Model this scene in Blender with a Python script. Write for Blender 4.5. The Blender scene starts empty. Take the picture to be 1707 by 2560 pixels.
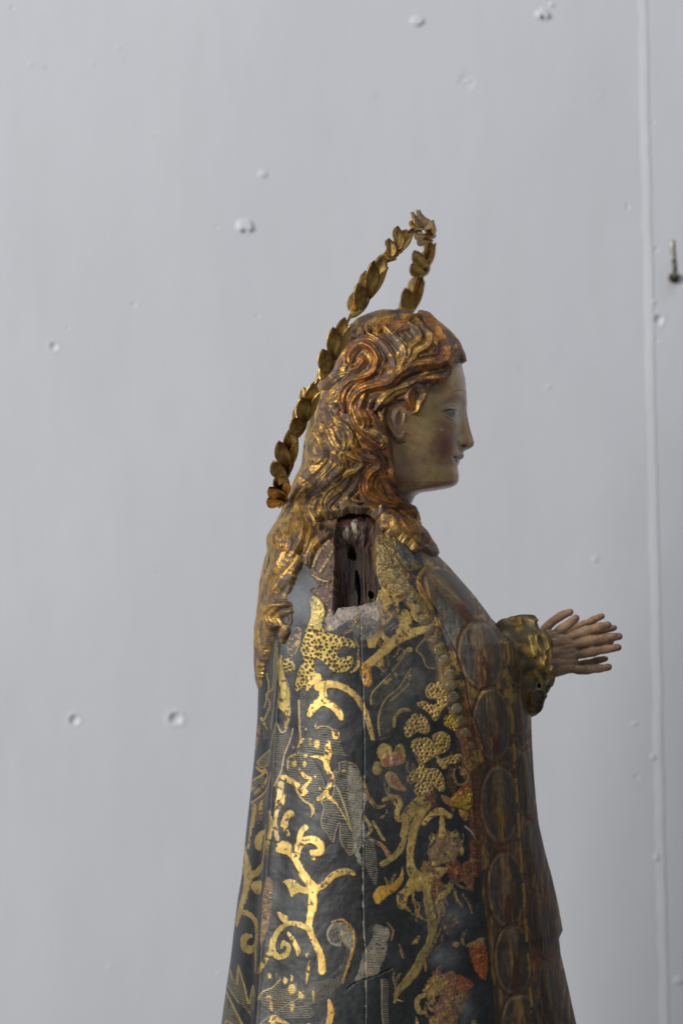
import bpy, math, random
import numpy as np
from mathutils import Vector, Matrix

# ------------------------------------------------------------------ camera, light, exposure
S = 0.0004                      # metres per design unit (one pixel of the photograph at the statue's plane)
CX, CY, ZC = 853.5, 1280.0, 1.40
DIST = 4.0
WALL_Y = 0.46
scene = bpy.context.scene
COL = scene.collection

cam_d = bpy.data.cameras.new("camera")
cam = bpy.data.objects.new("camera", cam_d)
COL.objects.link(cam)
cam.location = (0, -DIST, ZC)
cam.rotation_euler = (math.radians(90), 0, 0)
cam_d.sensor_fit = 'VERTICAL'
cam_d.sensor_height = 36.0
cam_d.sensor_width = 24.0
cam_d.lens = 36.0 * DIST / (2560 * S)
cam_d.clip_end = 100
cam_d.dof.use_dof = True
cam_d.dof.focus_distance = DIST - 0.09
cam_d.dof.aperture_fstop = 3.6
scene.camera = cam

world = bpy.data.worlds.new("World")
scene.world = world
world.use_nodes = True
world.node_tree.nodes["Background"].inputs[0].default_value = (0.94, 0.96, 1.0, 1)
world.node_tree.nodes["Background"].inputs[1].default_value = 0.13

def area(name, loc, target, sx, sy, power, color):
    l = bpy.data.lights.new(name, 'AREA')
    l.shape = 'RECTANGLE'; l.size = sx; l.size_y = sy; l.energy = power; l.color = color
    o = bpy.data.objects.new(name, l); COL.objects.link(o)
    o.location = loc
    o.rotation_euler = (Vector(target) - Vector(loc)).to_track_quat('-Z', 'Y').to_euler()
    return o
area("window_light", (-4.9, -3.3, 3.0), (0.1, 0.1, 1.42), 3.0, 2.3, 318, (1.0, 0.985, 0.955))
area("ceiling_light", (0.9, -1.5, 4.4), (0.1, 0.2, 1.40), 2.0, 0.7, 24, (0.93, 0.96, 1.0))

vs = scene.view_settings
vs.view_transform = 'Standard'; vs.look = 'None'; vs.gamma = 1.0; vs.exposure = 0.13
vs.use_curve_mapping = False

# ------------------------------------------------------------------ noise and canvases
RNG = np.random.default_rng(7)
TAB = RNG.random((256, 256)).astype(np.float32)

def vnoise(x, y):
    xi = np.floor(x).astype(np.int64); yi = np.floor(y).astype(np.int64)
    fx = x - xi; fy = y - yi
    fx = fx * fx * (3 - 2 * fx); fy = fy * fy * (3 - 2 * fy)
    a = TAB[yi & 255, xi & 255]; b = TAB[yi & 255, (xi + 1) & 255]
    c = TAB[(yi + 1) & 255, xi & 255]; d = TAB[(yi + 1) & 255, (xi + 1) & 255]
    return (a * (1 - fx) + b * fx) * (1 - fy) + (c * (1 - fx) + d * fx) * fy

def fbm(x, y, octv=4):
    s = 0; a = 0.5; t = 0
    for i in range(octv):
        s = s + a * vnoise(x + 17.3 * i, y - 9.1 * i); t += a
        x = x * 2.03; y = y * 2.03; a *= 0.55
    return s / t

def sstep(a, b, x):
    t = np.clip((x - a) / (b - a), 0, 1)
    return t * t * (3 - 2 * t)

VIEW = {'S': (0, 0, 1.0), 'H': (640, 760, 2.6133), 'E': (600, 1240, 2.4123), 'A': (560, 1740, 3.136),
        'B': (540, 2160, 3.4087), 'C': (940, 1540, 3.136), 'D': (940, 2040, 3.0154),
        'F': (960, 860, 5.6), 'Q': (860, 1280, 2.94), 'P': (1180, 1480, 3.7333)}

def T(v, pts):
    ox, oy, k = VIEW[v]
    p = np.array(pts, float)
    p[:, 0] = ox + p[:, 0] / k
    p[:, 1] = oy + p[:, 1] / k
    if p.shape[1] > 2: p[:, 2] /= k
    return p

def smooth_path(p, closed=False, step=3.0):
    n = len(p)
    if n < 3 and not closed:
        t = np.linspace(0, 1, max(2, int(np.hypot(*(p[-1, :2] - p[0, :2])) / step)))[:, None]
        return p[0] * (1 - t) + p[-1] * t
    out = []
    for i in range(n if closed else n - 1):
        if closed:
            a, b, c, d = p[(i - 1) % n], p[i], p[(i + 1) % n], p[(i + 2) % n]
        else:
            a, b, c, d = p[max(i - 1, 0)], p[i], p[i + 1], p[min(i + 2, n - 1)]
        m = max(2, int(np.hypot(*(c[:2] - b[:2])) / step))
        t = (np.arange(m) / m)[:, None]
        out.append(0.5 * ((2 * b) + (c - a) * t + (2 * a - 5 * b + 4 * c - d) * t * t + (3 * b - a - 3 * c + d) * t ** 3))
    if not closed: out.append(p[-1:])
    return np.vstack(out)

class Canvas:
    """Painted decoration and carved relief of one surface, in that surface's own side-on coordinates."""
    def __init__(s, x0, y0, x1, y1, res, col, rgh=0.5, met=0.0):
        s.x0, s.y0, s.res = x0, y0, res
        s.W = int((x1 - x0) * res) + 1; s.H = int((y1 - y0) * res) + 1
        s.X, s.Y = np.meshgrid(x0 + np.arange(s.W) / res, y0 + np.arange(s.H) / res)
        s.col = np.empty((s.H, s.W, 3)); s.col[:] = col
        s.met = np.full((s.H, s.W), met); s.rgh = np.full((s.H, s.W), rgh); s.h = np.zeros((s.H, s.W))
        s.n5 = fbm(s.X / 5, s.Y / 5, 3); s.n12 = fbm(s.X / 12 + 40, s.Y / 12, 4)
        s.n30 = fbm(s.X / 30 + 90, s.Y / 30 + 11, 4); s.n90 = fbm(s.X / 90 + 7, s.Y / 90 + 70, 4)

    def sl(s, p, pad):
        a = int(max(0, (p[:, 0].min() - pad - s.x0) * s.res)); b = int(min(s.W, (p[:, 0].max() + pad - s.x0) * s.res + 2))
        c = int(max(0, (p[:, 1].min() - pad - s.y0) * s.res)); d = int(min(s.H, (p[:, 1].max() + pad - s.y0) * s.res + 2))
        return (slice(c, max(c, d)), slice(a, max(a, b)))

    def stroke(s, v, pts, w=None, smooth=True, full=False):
        p = T(v, pts)
        if p.shape[1] == 2: p = np.hstack([p, np.full((len(p), 1), w / VIEW[v][2])])
        if smooth: p = smooth_path(p)
        pad = p[:, 2].max() / 2 + 12
        sl = s.sl(p, pad)
        X, Y = s.X[sl], s.Y[sl]
        sd = np.full(X.shape, 99.0); lat = np.zeros(X.shape); hw = np.ones(X.shape); arc = np.zeros(X.shape)
        L = 0
        for a, b in zip(p[:-1], p[1:]):
            ss = s.sl(np.array([a, b]), max(a[2], b[2]) / 2 + 12)
            r = slice(max(ss[0].start - sl[0].start, 0), max(ss[0].stop - sl[0].start, 0))
            c = slice(max(ss[1].start - sl[1].start, 0), max(ss[1].stop - sl[1].start, 0))
            x, y = X[r, c], Y[r, c]
            if x.size == 0: continue
            dx, dy = b[0] - a[0], b[1] - a[1]; l2 = dx * dx + dy * dy + 1e-9; ln = math.sqrt(l2)
            t = np.clip(((x - a[0]) * dx + (y - a[1]) * dy) / l2, 0, 1)
            d = np.hypot(x - a[0] - t * dx, y - a[1] - t * dy)
            half = (a[2] * (1 - t) + b[2] * t) / 2
            q = d - half; m = q < sd[r, c]
            sd[r, c] = np.where(m, q, sd[r, c])
            if full:
                sg = np.sign((x - a[0]) * dy - (y - a[1]) * dx)
                lat[r, c] = np.where(m, d * sg, lat[r, c]); hw[r, c] = np.where(m, half, hw[r, c])
                arc[r, c] = np.where(m, L + t * ln, arc[r, c])
            L += ln
        return (sl, sd, lat, hw, arc, L) if full else (sl, sd)

    def poly(s, v, pts, smooth=True):
        p = T(v, pts)
        if smooth: p = smooth_path(p, True, 4.0)
        sl = s.sl(p, 12); X, Y = s.X[sl], s.Y[sl]
        d2 = np.full(X.shape, 1e9); ins = np.zeros(X.shape, bool)
        for a, b in zip(p, np.roll(p, -1, 0)):
            dx, dy = b[0] - a[0], b[1] - a[1]
            t = np.clip(((X - a[0]) * dx + (Y - a[1]) * dy) / (dx * dx + dy * dy + 1e-9), 0, 1)
            d2 = np.minimum(d2, (X - a[0] - t * dx) ** 2 + (Y - a[1] - t * dy) ** 2)
            if dy != 0:
                ins ^= ((a[1] > Y) != (b[1] > Y)) & (X < dx * (Y - a[1]) / dy + a[0])
        d = np.sqrt(d2)
        return sl, np.where(ins, -d, d)

    def ell(s, v, x, y, rx, ry, rot=0):
        c = T(v, [(x, y)])[0]; k = VIEW[v][2]; rx /= k; ry /= k
        m = max(rx, ry)
        sl = s.sl(np.array([[c[0] - m, c[1] - m], [c[0] + m, c[1] + m]]), 14)
        X, Y = s.X[sl] - c[0], s.Y[sl] - c[1]
        cr, sr = math.cos(rot), math.sin(rot)
        U, Vv = X * cr + Y * sr, -X * sr + Y * cr
        q = np.sqrt((U / rx) ** 2 + (Vv / ry) ** 2)
        return sl, (q - 1) * min(rx, ry)

    def gauss(s, v, x, y, rx, ry, rot=0):
        c = T(v, [(x, y)])[0]; k = VIEW[v][2]; rx /= k; ry /= k; m = 3 * max(rx, ry)
        sl = s.sl(np.array([[c[0] - m, c[1] - m], [c[0] + m, c[1] + m]]), 2)
        X, Y = s.X[sl] - c[0], s.Y[sl] - c[1]
        cr, sr = math.cos(rot), math.sin(rot)
        return sl, np.exp(-((X * cr + Y * sr) / rx) ** 2 - ((-X * sr + Y * cr) / ry) ** 2)

    def mask(s, sl, sd, soft=0.9, rag=0.0, wear=None, wn='n12'):
        m = sstep(soft, -soft, sd + rag * (s.n5[sl] + s.n12[sl] - 1.0) * 2)
        if wear is not None:
            m = m * sstep(wear - 0.05, wear + 0.05, getattr(s, wn)[sl] * 0.65 + s.n5[sl] * 0.35)
        return m

    def put(s, sl, m, col=None, met=None, rgh=None, h=None, hset=None):
        if col is not None: s.col[sl] = s.col[sl] * (1 - m[..., None]) + np.asarray(col) * m[..., None]
        if met is not None: s.met[sl] = s.met[sl] * (1 - m) + met * m
        if rgh is not None: s.rgh[sl] = s.rgh[sl] * (1 - m) + rgh * m
        if h is not None: s.h[sl] += h * m
        if hset is not None: s.h[sl] = s.h[sl] * (1 - m) + hset * m

    def sample(s, px, py):
        u = np.clip((px - s.x0) * s.res, 0, s.W - 1.001); v = np.clip((py - s.y0) * s.res, 0, s.H - 1.001)
        i = u.astype(int); j = v.astype(int); fu = u - i; fv = v - j
        def g(a):
            if a.ndim == 3:
                return (a[j, i] * ((1 - fu) * (1 - fv))[..., None] + a[j, i + 1] * (fu * (1 - fv))[..., None]
                        + a[j + 1, i] * ((1 - fu) * fv)[..., None] + a[j + 1, i + 1] * (fu * fv)[..., None])
            return a[j, i] * (1 - fu) * (1 - fv) + a[j, i + 1] * fu * (1 - fv) + a[j + 1, i] * (1 - fu) * fv + a[j + 1, i + 1] * fu * fv
        return g(s.col), g(s.met), g(s.rgh), g(s.h)

# ------------------------------------------------------------------ materials
def surface_material(name, bump=0.15, bscale=900.0, var=0.25, coat=0.0):
    """Paint, bare wood and leaf gold read from the surface's own painted layers, plus grain and grime."""
    m = bpy.data.materials.new(name); m.use_nodes = True
    nt = m.node_tree; N = nt.nodes; L = nt.links
    bs = N["Principled BSDF"]
    def attr(n):
        a = N.new("ShaderNodeAttribute"); a.attribute_name = n; return a
    tc = N.new("ShaderNodeTexCoord")
    nz = N.new("ShaderNodeTexNoise"); nz.inputs["Scale"].default_value = bscale * 0.25; nz.inputs["Detail"].default_value = 6
    L.new(tc.outputs["Object"], nz.inputs["Vector"])
    mr = N.new("ShaderNodeMapRange"); mr.inputs[1].default_value = 0.3; mr.inputs[2].default_value = 0.7
    mr.inputs[3].default_value = 1 - var; mr.inputs[4].default_value = 1 + var
    L.new(nz.outputs["Fac"], mr.inputs[0])
    mx = N.new("ShaderNodeVectorMath"); mx.operation = 'SCALE'
    L.new(attr("Col").outputs["Color"], mx.inputs[0]); L.new(mr.outputs[0], mx.inputs["Scale"])
    L.new(mx.outputs[0], bs.inputs["Base Color"])
    L.new(attr("Met").outputs["Fac"], bs.inputs["Metallic"])
    n2 = N.new("ShaderNodeTexNoise"); n2.inputs["Scale"].default_value = bscale; n2.inputs["Detail"].default_value = 4
    L.new(tc.outputs["Object"], n2.inputs["Vector"])
    ad = N.new("ShaderNodeMath"); ad.operation = 'MULTIPLY_ADD'; ad.inputs[1].default_value = 0.25; 
    L.new(nz.outputs["Fac"], ad.inputs[0])
    sb = N.new("ShaderNodeMath"); sb.operation = 'SUBTRACT'; sb.inputs[1].default_value = 0.12
    L.new(attr("Rgh").outputs["Fac"], sb.inputs[0]); L.new(sb.outputs[0], ad.inputs[2])
    L.new(ad.outputs[0], bs.inputs["Roughness"])
    bp = N.new("ShaderNodeBump"); bp.inputs["Strength"].default_value = bump; bp.inputs["Distance"].default_value = 0.0008
    L.new(n2.outputs["Fac"], bp.inputs["Height"]); L.new(bp.outputs[0], bs.inputs["Normal"])
    bs.inputs["Coat Weight"].default_value = coat; bs.inputs["Coat Roughness"].default_value = 0.25
    return m

def plain_material(name, col, rough=0.5, metal=0.0, var=0.3, scale=120.0, bump=0.2, col2=None):
    m = bpy.data.materials.new(name); m.use_nodes = True
    nt = m.node_tree; N = nt.nodes; L = nt.links; bs = N["Principled BSDF"]
    tc = N.new("ShaderNodeTexCoord")
    nz = N.new("ShaderNodeTexNoise"); nz.inputs["Scale"].default_value = scale; nz.inputs["Detail"].default_value = 6
    L.new(tc.outputs["Object"], nz.inputs["Vector"])
    cr = N.new("ShaderNodeValToRGB"); e = cr.color_ramp.elements
    c2 = col2 if col2 else tuple(c * (1 - var) for c in col)
    e[0].position = 0.36; e[0].color = (*c2, 1); e[1].position = 0.62; e[1].color = (*col, 1)
    L.new(nz.outputs["Fac"], cr.inputs[0]); L.new(cr.outputs[0], bs.inputs["Base Color"])
    bs.inputs["Roughness"].default_value = rough; bs.inputs["Metallic"].default_value = metal
    bp = N.new("ShaderNodeBump"); bp.inputs["Strength"].default_value = bump; bp.inputs["Distance"].default_value = 0.001
    L.new(nz.outputs["Fac"], bp.inputs["Height"]); L.new(bp.outputs[0], bs.inputs["Normal"])
    return m

# ------------------------------------------------------------------ mesh helpers
def W3(px, py, y=0.0):          # design units -> metres
    return np.stack([(px - CX) * S, y * S + 0 * px, (CY - py) * S + ZC], -1)

def mesh_from(name, verts, quads, mat, parent=None, attrs=None):
    me = bpy.data.meshes.new(name)
    verts = np.asarray(verts, np.float32).reshape(-1, 3); quads = np.asarray(quads, np.int32)
    k = quads.shape[1]
    me.vertices.add(len(verts)); me.vertices.foreach_set("co", verts.ravel())
    me.loops.add(quads.size); me.loops.foreach_set("vertex_index", quads.ravel())
    me.polygons.add(len(quads)); me.polygons.foreach_set("loop_start", np.arange(0, quads.size, k, dtype=np.int32))
    me.update(calc_edges=True)
    me.polygons.foreach_set("use_smooth", np.ones(len(quads), bool))
    if attrs:
        for n, a in attrs.items():
            if a.ndim == 2:
                at = me.attributes.new(n, 'FLOAT_COLOR', 'POINT')
                c = np.ones((len(verts), 4), np.float32); c[:, :3] = a
                at.data.foreach_set("color", c.ravel())
            else:
                at = me.attributes.new(n, 'FLOAT', 'POINT')
                at.data.foreach_set("value", a.astype(np.float32).ravel())
    me.materials.append(mat)
    o = bpy.data.objects.new(name, me); COL.objects.link(o)
    if parent: o.parent = parent
    return o

def grid_quads(nr, nc, wrap=False):
    i = np.arange(nr - 1)[:, None]; j = np.arange(nc if wrap else nc - 1)[None, :]
    a = i * nc + j; b = i * nc + (j + 1) % nc
    return np.stack([a, a + nc, b + nc, b], -1).reshape(-1, 4)

def interp(pts, q):
    p = np.array(pts, float)
    return np.interp(q, p[:, 0], p[:, 1])

def smooth1(a, n):
    if n < 2: return a
    k = np.ones(n) / n
    return np.convolve(np.pad(a, n, mode='edge'), k, 'same')[n:-n]

def columns(nn, nf, k=0.35):
    s = np.linspace(-1, 1, nn); f = s * (1 - k) + k * np.sin(np.pi / 2 * s)
    t = np.linspace(1, -1, nf + 2)[1:-1]; g = t * (1 - k) + k * np.sin(np.pi / 2 * t)
    return np.concatenate([f, g]), np.concatenate([-np.ones(nn), np.ones(nf)])

def normals(P):
    du = np.roll(P, -1, 1) - np.roll(P, 1, 1)
    dv = np.gradient(P, axis=0)
    n = np.cross(dv, du)
    return n / (np.linalg.norm(n, axis=-1, keepdims=True) + 1e-9)


def body_grid(rows, xl, xr, d, n, cols, side):
    xc = (xl + xr) / 2; a = (xr - xl) / 2
    P = np.empty((len(rows), len(cols), 3))
    P[..., 0] = xc[:, None] + a[:, None] * cols[None, :]
    sec = (1 - np.abs(cols)[None, :] ** n[:, None]).clip(0) ** (1 / n[:, None])
    P[..., 1] = d[:, None] * sec * side[None, :]
    P[..., 2] = -rows[:, None]
    return P

def to_world(P):
    return np.stack([(P[..., 0] - CX) * S, P[..., 1] * S, (CY + P[..., 2]) * S + ZC], -1)

# ------------------------------------------------------------------ the wall (structure)
def wall_xy(px, py):            # where a point of the wall stands, seen through the photograph's lens
    k = (DIST + WALL_Y) / DIST
    return (px - CX) * S * k, (CY - py) * S * k + ZC

# kind, px, py, radius x, radius y, depth (mm, + = pit, - = lump)
MARKS = [('chip', 1042, 52, 17, 12, -5.0), ('chip', 1355, 36, 18, 13, -6.0), ('pit', 1357, 44, 7, 6, 9.0), ('chip', 1378, 11, 7, 7, -2.5),
         ('rough', 1165, 200, 20, 24, 2.0), ('chip', 612, 565, 20, 17, -6.5), ('pit', 612, 578, 9, 7, 4), ('chip', 658, 434, 12, 10, -2.5),
         ('pit', 136, 866, 10, 11, 3.5), ('pit', 187, 1800, 12, 13, 4.5), ('pit', 440, 1796, 16, 15, 5.0), ('pit', 335, 761, 9, 6, 1.2),
         ('chip', 1370, 967, 7, 6, -1.2), ('chip', 1486, 1397, 10, 8, -1.6), ('pit', 1645, 800, 11, 14, 4.5), ('chip', 1632, 754, 7, 7, -2.0),
         ('chip', 1632, 1892, 6, 8, -2.5), ('chip', 1641, 2142, 7, 12, -2.5), ('chip', 1585, 1808, 8, 6, -1.4), ('pit', 1590, 1942, 8, 6, 1.2),
         ('chip', 275, 2418, 6, 4, -1.2), ('chip', 548, 2434, 5, 4, -1.2), ('chip', 1695, 2450, 12, 12, -2.5), ('pit', 1568, 517, 6, 12, 1.0),
         ('pit', 643, 790, 6, 7, 0.9), ('pit', 170, 820, 6, 6, 0.8), ('chip', 78, 160, 8, 6, -0.8), ('chip', 230, 158, 7, 5, -0.7),
         ('chip', 296, 118, 8, 5, -0.8), ('pit', 32, 20, 7, 6, 0.9), ('pit', 542, 568, 6, 5, 0.9), ('pit', 1630, 305, 5, 5, 1.2),
         ('pit', 1640, 622, 7, 8, 1.2), ('pit', 1640, 850, 6, 6, 1.0), ('chip', 1500, 240, 8, 6, -0.6), ('pit', 520, 1950, 7, 4, 0.6)]

def build_wall():
    gx = list(np.arange(-1200, 2900, 9.0)); gy = list(np.arange(-900, 3500, 9.0))
    for k, x, y, rx, ry, dp in MARKS:
        gx += list(np.arange(x - rx * 2.2, x + rx * 2.2, 2.2)); gy += list(np.arange(y - ry * 2.2, y + ry * 2.4, 2.2))
    def thin(g):
        g = np.sort(np.array(g)); out = [g[0]]
        for v in g[1:]:
            if v - out[-1] >= 1.9: out.append(v)
        return np.array(out)
    gx, gy = thin(gx), thin(gy)
    X, Y = np.meshgrid(gx, gy)
    base_dep = lambda X, Y: (fbm(X / 160, Y / 300, 3) - 0.5) * 1.6 + (fbm(X / 22 + 5, Y / 60, 3) - 0.5) * 0.22
    dep = base_dep(X, Y)
    for i, (k, x, y, rx, ry, dp) in enumerate(MARKS):
        ux, uy = (X - x) / rx, (Y - y) / ry
        m = (np.abs(ux) < 2.4) & (np.abs(uy) < 2.6)
        jag = 0.75 + 0.6 * fbm(X[m] / (rx * .55) + i * 9, Y[m] / (ry * .55), 3)
        r = np.hypot(ux[m], uy[m]) * jag
        if k == 'pit':
            f = np.exp(-(r * 1.15) ** 4) * dp - 0.18 * dp * np.exp(-((r - 1.35) / 0.35) ** 2)
        elif k == 'chip':      # a torn flake of plaster lifting towards its lower edge
            f = dp * sstep(1.15, 0.75, r) * (0.45 + 0.55 * sstep(-1, 0.8, uy[m]))
        else:
            f = dp * sstep(1.2, 0.7, r) * (fbm(X[m] / 5, Y[m] / 5, 3) - 0.25) * 1.8
        dep[m] += f
    # straight crease beside the joint
    wx, wz = wall_xy(X, Y)
    V = np.stack([wx, WALL_Y + dep * 0.00055, wz], -1)
    m = bpy.data.materials.new("wall_paint"); m.use_nodes = True
    nt = m.node_tree; N = nt.nodes; L = nt.links; bs = N["Principled BSDF"]
    tc = N.new("ShaderNodeTexCoord"); mp = N.new("ShaderNodeMapping"); mp.inputs["Scale"].default_value = (1, 1, 0.35)
    L.new(tc.outputs["Object"], mp.inputs["Vector"])
    nz = N.new("ShaderNodeTexNoise"); nz.inputs["Scale"].default_value = 7; nz.inputs["Detail"].default_value = 8; nz.inputs["Roughness"].default_value = 0.6
    L.new(mp.outputs[0], nz.inputs["Vector"])
    cr = N.new("ShaderNodeValToRGB"); e = cr.color_ramp.elements
    e[0].position = 0.3; e[0].color = (0.63, 0.645, 0.69, 1); e[1].position = 0.7; e[1].color = (0.68, 0.69, 0.735, 1)
    L.new(nz.outputs["Fac"], cr.inputs[0])
    # a few specks of dirt
    vo = N.new("ShaderNodeTexVoronoi"); vo.inputs["Scale"].default_value = 13; L.new(tc.outputs["Object"], vo.inputs["Vector"])
    sp = N.new("ShaderNodeMapRange"); sp.inputs[1].default_value = 0.018; sp.inputs[2].default_value = 0.05; sp.inputs[3].default_value = 0.9; sp.inputs[4].default_value = 1.0
    L.new(vo.outputs["Distance"], sp.inputs[0])
    mx = N.new("ShaderNodeVectorMath"); mx.operation = 'SCALE'; L.new(cr.outputs[0], mx.inputs[0]); L.new(sp.outputs[0], mx.inputs["Scale"])
    # faint drips and grubby patches in the paint
    mp2 = N.new("ShaderNodeMapping"); mp2.inputs["Scale"].default_value = (14, 1, 0.9); L.new(tc.outputs["Object"], mp2.inputs["Vector"])
    n3 = N.new("ShaderNodeTexNoise"); n3.inputs["Scale"].default_value = 1.6; n3.inputs["Detail"].default_value = 7; n3.inputs["Roughness"].default_value = 0.65; L.new(mp2.outputs[0], n3.inputs["Vector"])
    st_ = N.new("ShaderNodeMapRange"); st_.inputs[1].default_value = 0.52; st_.inputs[2].default_value = 0.75; st_.inputs[3].default_value = 0.0; st_.inputs[4].default_value = 0.10
    L.new(n3.outputs["Fac"], st_.inputs[0])
    mg = N.new("ShaderNodeMix"); mg.data_type = 'RGBA'; mg.inputs[7].default_value = (0.52, 0.51, 0.48, 1)
    L.new(st_.outputs[0], mg.inputs[0]); L.new(mx.outputs[0], mg.inputs[6]); L.new(mg.outputs[2], bs.inputs["Base Color"])
    bs.inputs["Roughness"].default_value = 0.55
    n2 = N.new("ShaderNodeTexNoise"); n2.inputs["Scale"].default_value = 260; n2.inputs["Detail"].default_value = 4; L.new(tc.outputs["Object"], n2.inputs["Vector"])
    bp = N.new("ShaderNodeBump"); bp.inputs["Strength"].default_value = 0.05; bp.inputs["Distance"].default_value = 0.001
    L.new(n2.outputs["Fac"], bp.inputs["Height"]); L.new(bp.outputs[0], bs.inputs["Normal"])
    o = mesh_from("wall", V, grid_quads(*X.shape), m)
    o["kind"] = "structure"; o["label"] = "pale grey painted plaster wall with pits and chips"
    # raised painted joint strip, leaning slightly
    st = plain_material("strip_paint", (0.72, 0.735, 0.775), 0.5, 0, 0.03, 60, 0.05)
    rows = np.linspace(-900, 3500, 300)
    prof = [(-26, 1.2), (-21, 0.5), (-12, 0.0), (0, -0.3), (9, -0.4), (12.5, -0.2), (14.5, 1.3)]
    xc = 1604 + rows * 0.0215 + (fbm(rows / 90, rows * 0, 3) - 0.5) * 5
    V = []
    for a, b in prof:
        x, z = wall_xy(xc + a * (1 + 0 * rows), rows)
        V.append(np.stack([x, WALL_Y + 0.00055 * base_dep(xc + a, rows) + 0.001 * b + 0.00025 * (fbm(rows / 40, rows * 0 + 2, 3) - 0.5), z], -1))
    V = np.stack(V, 1)
    mesh_from("joint_strip", V, grid_quads(len(rows), len(prof)), st, o)
    return o
wall = build_wall()

# ------------------------------------------------------------------ statue root
statue = bpy.data.objects.new("praying_statue", None); COL.objects.link(statue)
statue["label"] = "carved wooden praying figure in gilded dark robe with leafy gold halo"
statue["category"] = "statue"
statue.location = (0, 0, (CY - 2900) * S + ZC)
INV = Matrix.Translation(statue.location).inverted()
def adopt(o, parent=None):
    o.parent = parent or statue
    if parent is None: o.matrix_parent_inverse = INV
    return o

GOLD = (0.66, 0.44, 0.13); GOLD2 = (0.48, 0.335, 0.105); OLIVE = (0.36, 0.27, 0.085); TAN = (0.30, 0.22, 0.12)
ORANGE = (0.55, 0.25, 0.045); BOLE = (0.22, 0.055, 0.022); PALE = (0.46, 0.40, 0.28); DARK = (0.0105, 0.012, 0.0125)

# ------------------------------------------------------------------ profiles of the figure
HEAD_XL = [(785, 960), (790, 940), (800, 915), (815, 885), (840, 856), (880, 826), (925, 806), (965, 796), (1020, 790), (1062, 780), (1110, 770), (1165, 764), (1204, 744), (1250, 722), (1290, 708), (1345, 682), (1400, 675)]
BASE_XR = [(785, 985), (790, 1018), (802, 1050), (817, 1075), (840, 1108), (863, 1130), (890, 1147), (910, 1153), (945, 1157), (975, 1159), (1003, 1159), (1030, 1156), (1070, 1151), (1100, 1149), (1127, 1148), (1150, 1144), (1165, 1141), (1187, 1143), (1203, 1141), (1212, 1135), (1218, 1124), (1223, 1108), (1228, 1078), (1232, 1050), (1240, 1038), (1258, 1029), (1280, 1026), (1330, 1026)]
FACE_XR = [(785, 985), (790, 1018), (802, 1050), (817, 1075), (840, 1108), (863, 1130), (890, 1147), (912, 1154), (925, 1157), (946, 1162.5), (974, 1165), (1003, 1167), (1026, 1166), (1047, 1169), (1071, 1174), (1094, 1181), (1106, 1184.5), (1115, 1182.5), (1121, 1175), (1126, 1163), (1130, 1158), (1134, 1158), (1140, 1160), (1147, 1156), (1150, 1149), (1156, 1148), (1165, 1143.5), (1174, 1145), (1187, 1147), (1203, 1146), (1212, 1140), (1218, 1129), (1222.5, 1112), (1228, 1080), (1232, 1050), (1240, 1038), (1258, 1029), (1280, 1026), (1330, 1026)]
HEAD_D = [(785, 10), (790, 45), (800, 72), (815, 97), (840, 122), (880, 147), (930, 163), (1000, 168), (1050, 163), (1100, 152), (1150, 136), (1190, 118), (1215, 104), (1232, 92), (1250, 84), (1280, 80), (1330, 80)]
BUMP_W = [(785, 90), (940, 90), (990, 60), (1010, 26), (1030, 15), (1060, 17), (1090, 20), (1105, 24), (1116, 24), (1126, 18), (1134, 26), (1142, 30), (1150, 30), (1160, 34), (1175, 46), (1200, 52), (1215, 60), (1330, 90)]

ROBE_XL = [(1262, 770), (1275, 745), (1290, 722), (1320, 700), (1345, 684), (1377, 683), (1455, 664), (1497, 659), (1572, 650), (1613, 648), (1700, 646), (1790, 644), (1830, 641), (1890, 636.5), (1995, 625), (2059, 618), (2107, 613), (2186, 605), (2240, 596), (2301, 588), (2395, 577), (2468, 566), (2550, 555), (2620, 546), (2900, 510)]
ROBE_XR = [(1262, 985), (1275, 1012), (1300, 1024), (1320, 1032), (1335, 1046), (1385, 1092), (1418, 1126), (1489, 1188), (1551, 1234), (1562, 1252), (1600, 1290), (1640, 1309), (1680, 1319), (1770, 1327), (1850, 1330), (1920, 1334), (2000, 1340), (2060, 1347), (2120, 1361), (2200, 1382), (2250, 1394), (2300, 1403), (2322, 1406.5), (2333, 1401), (2342, 1397), (2380, 1401), (2450, 1417), (2560, 1441), (2620, 1452), (2900, 1500)]
ROBE_D = [(1262, 95), (1275, 125), (1290, 150), (1310, 178), (1340, 210), (1370, 235), (1400, 252), (1450, 272), (1500, 286), (1600, 306), (1800, 328), (2000, 348), (2300, 380), (2560, 408), (2900, 440)]

# ------------------------------------------------------------------ robe decoration
cv = Canvas(520, 1255, 1480, 2640, 1.0, DARK, 0.46)
g = cv.n90 * 0.6 + cv.n30 * 0.4
cv.col *= (0.65 + 1.1 * sstep(0.35, 0.75, g))[..., None]
cv.put((slice(None), slice(None)), sstep(0.50, 0.78, cv.n30) * 0.30 * sstep(2150, 1500, cv.Y) * sstep(700, 900, cv.X), (0.05, 0.055, 0.052))
cv.gr = np.zeros(cv.X.shape)
cv.h += (cv.n30 - 0.5) * 1.2 + (cv.n90 - 0.5) * 5

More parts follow.
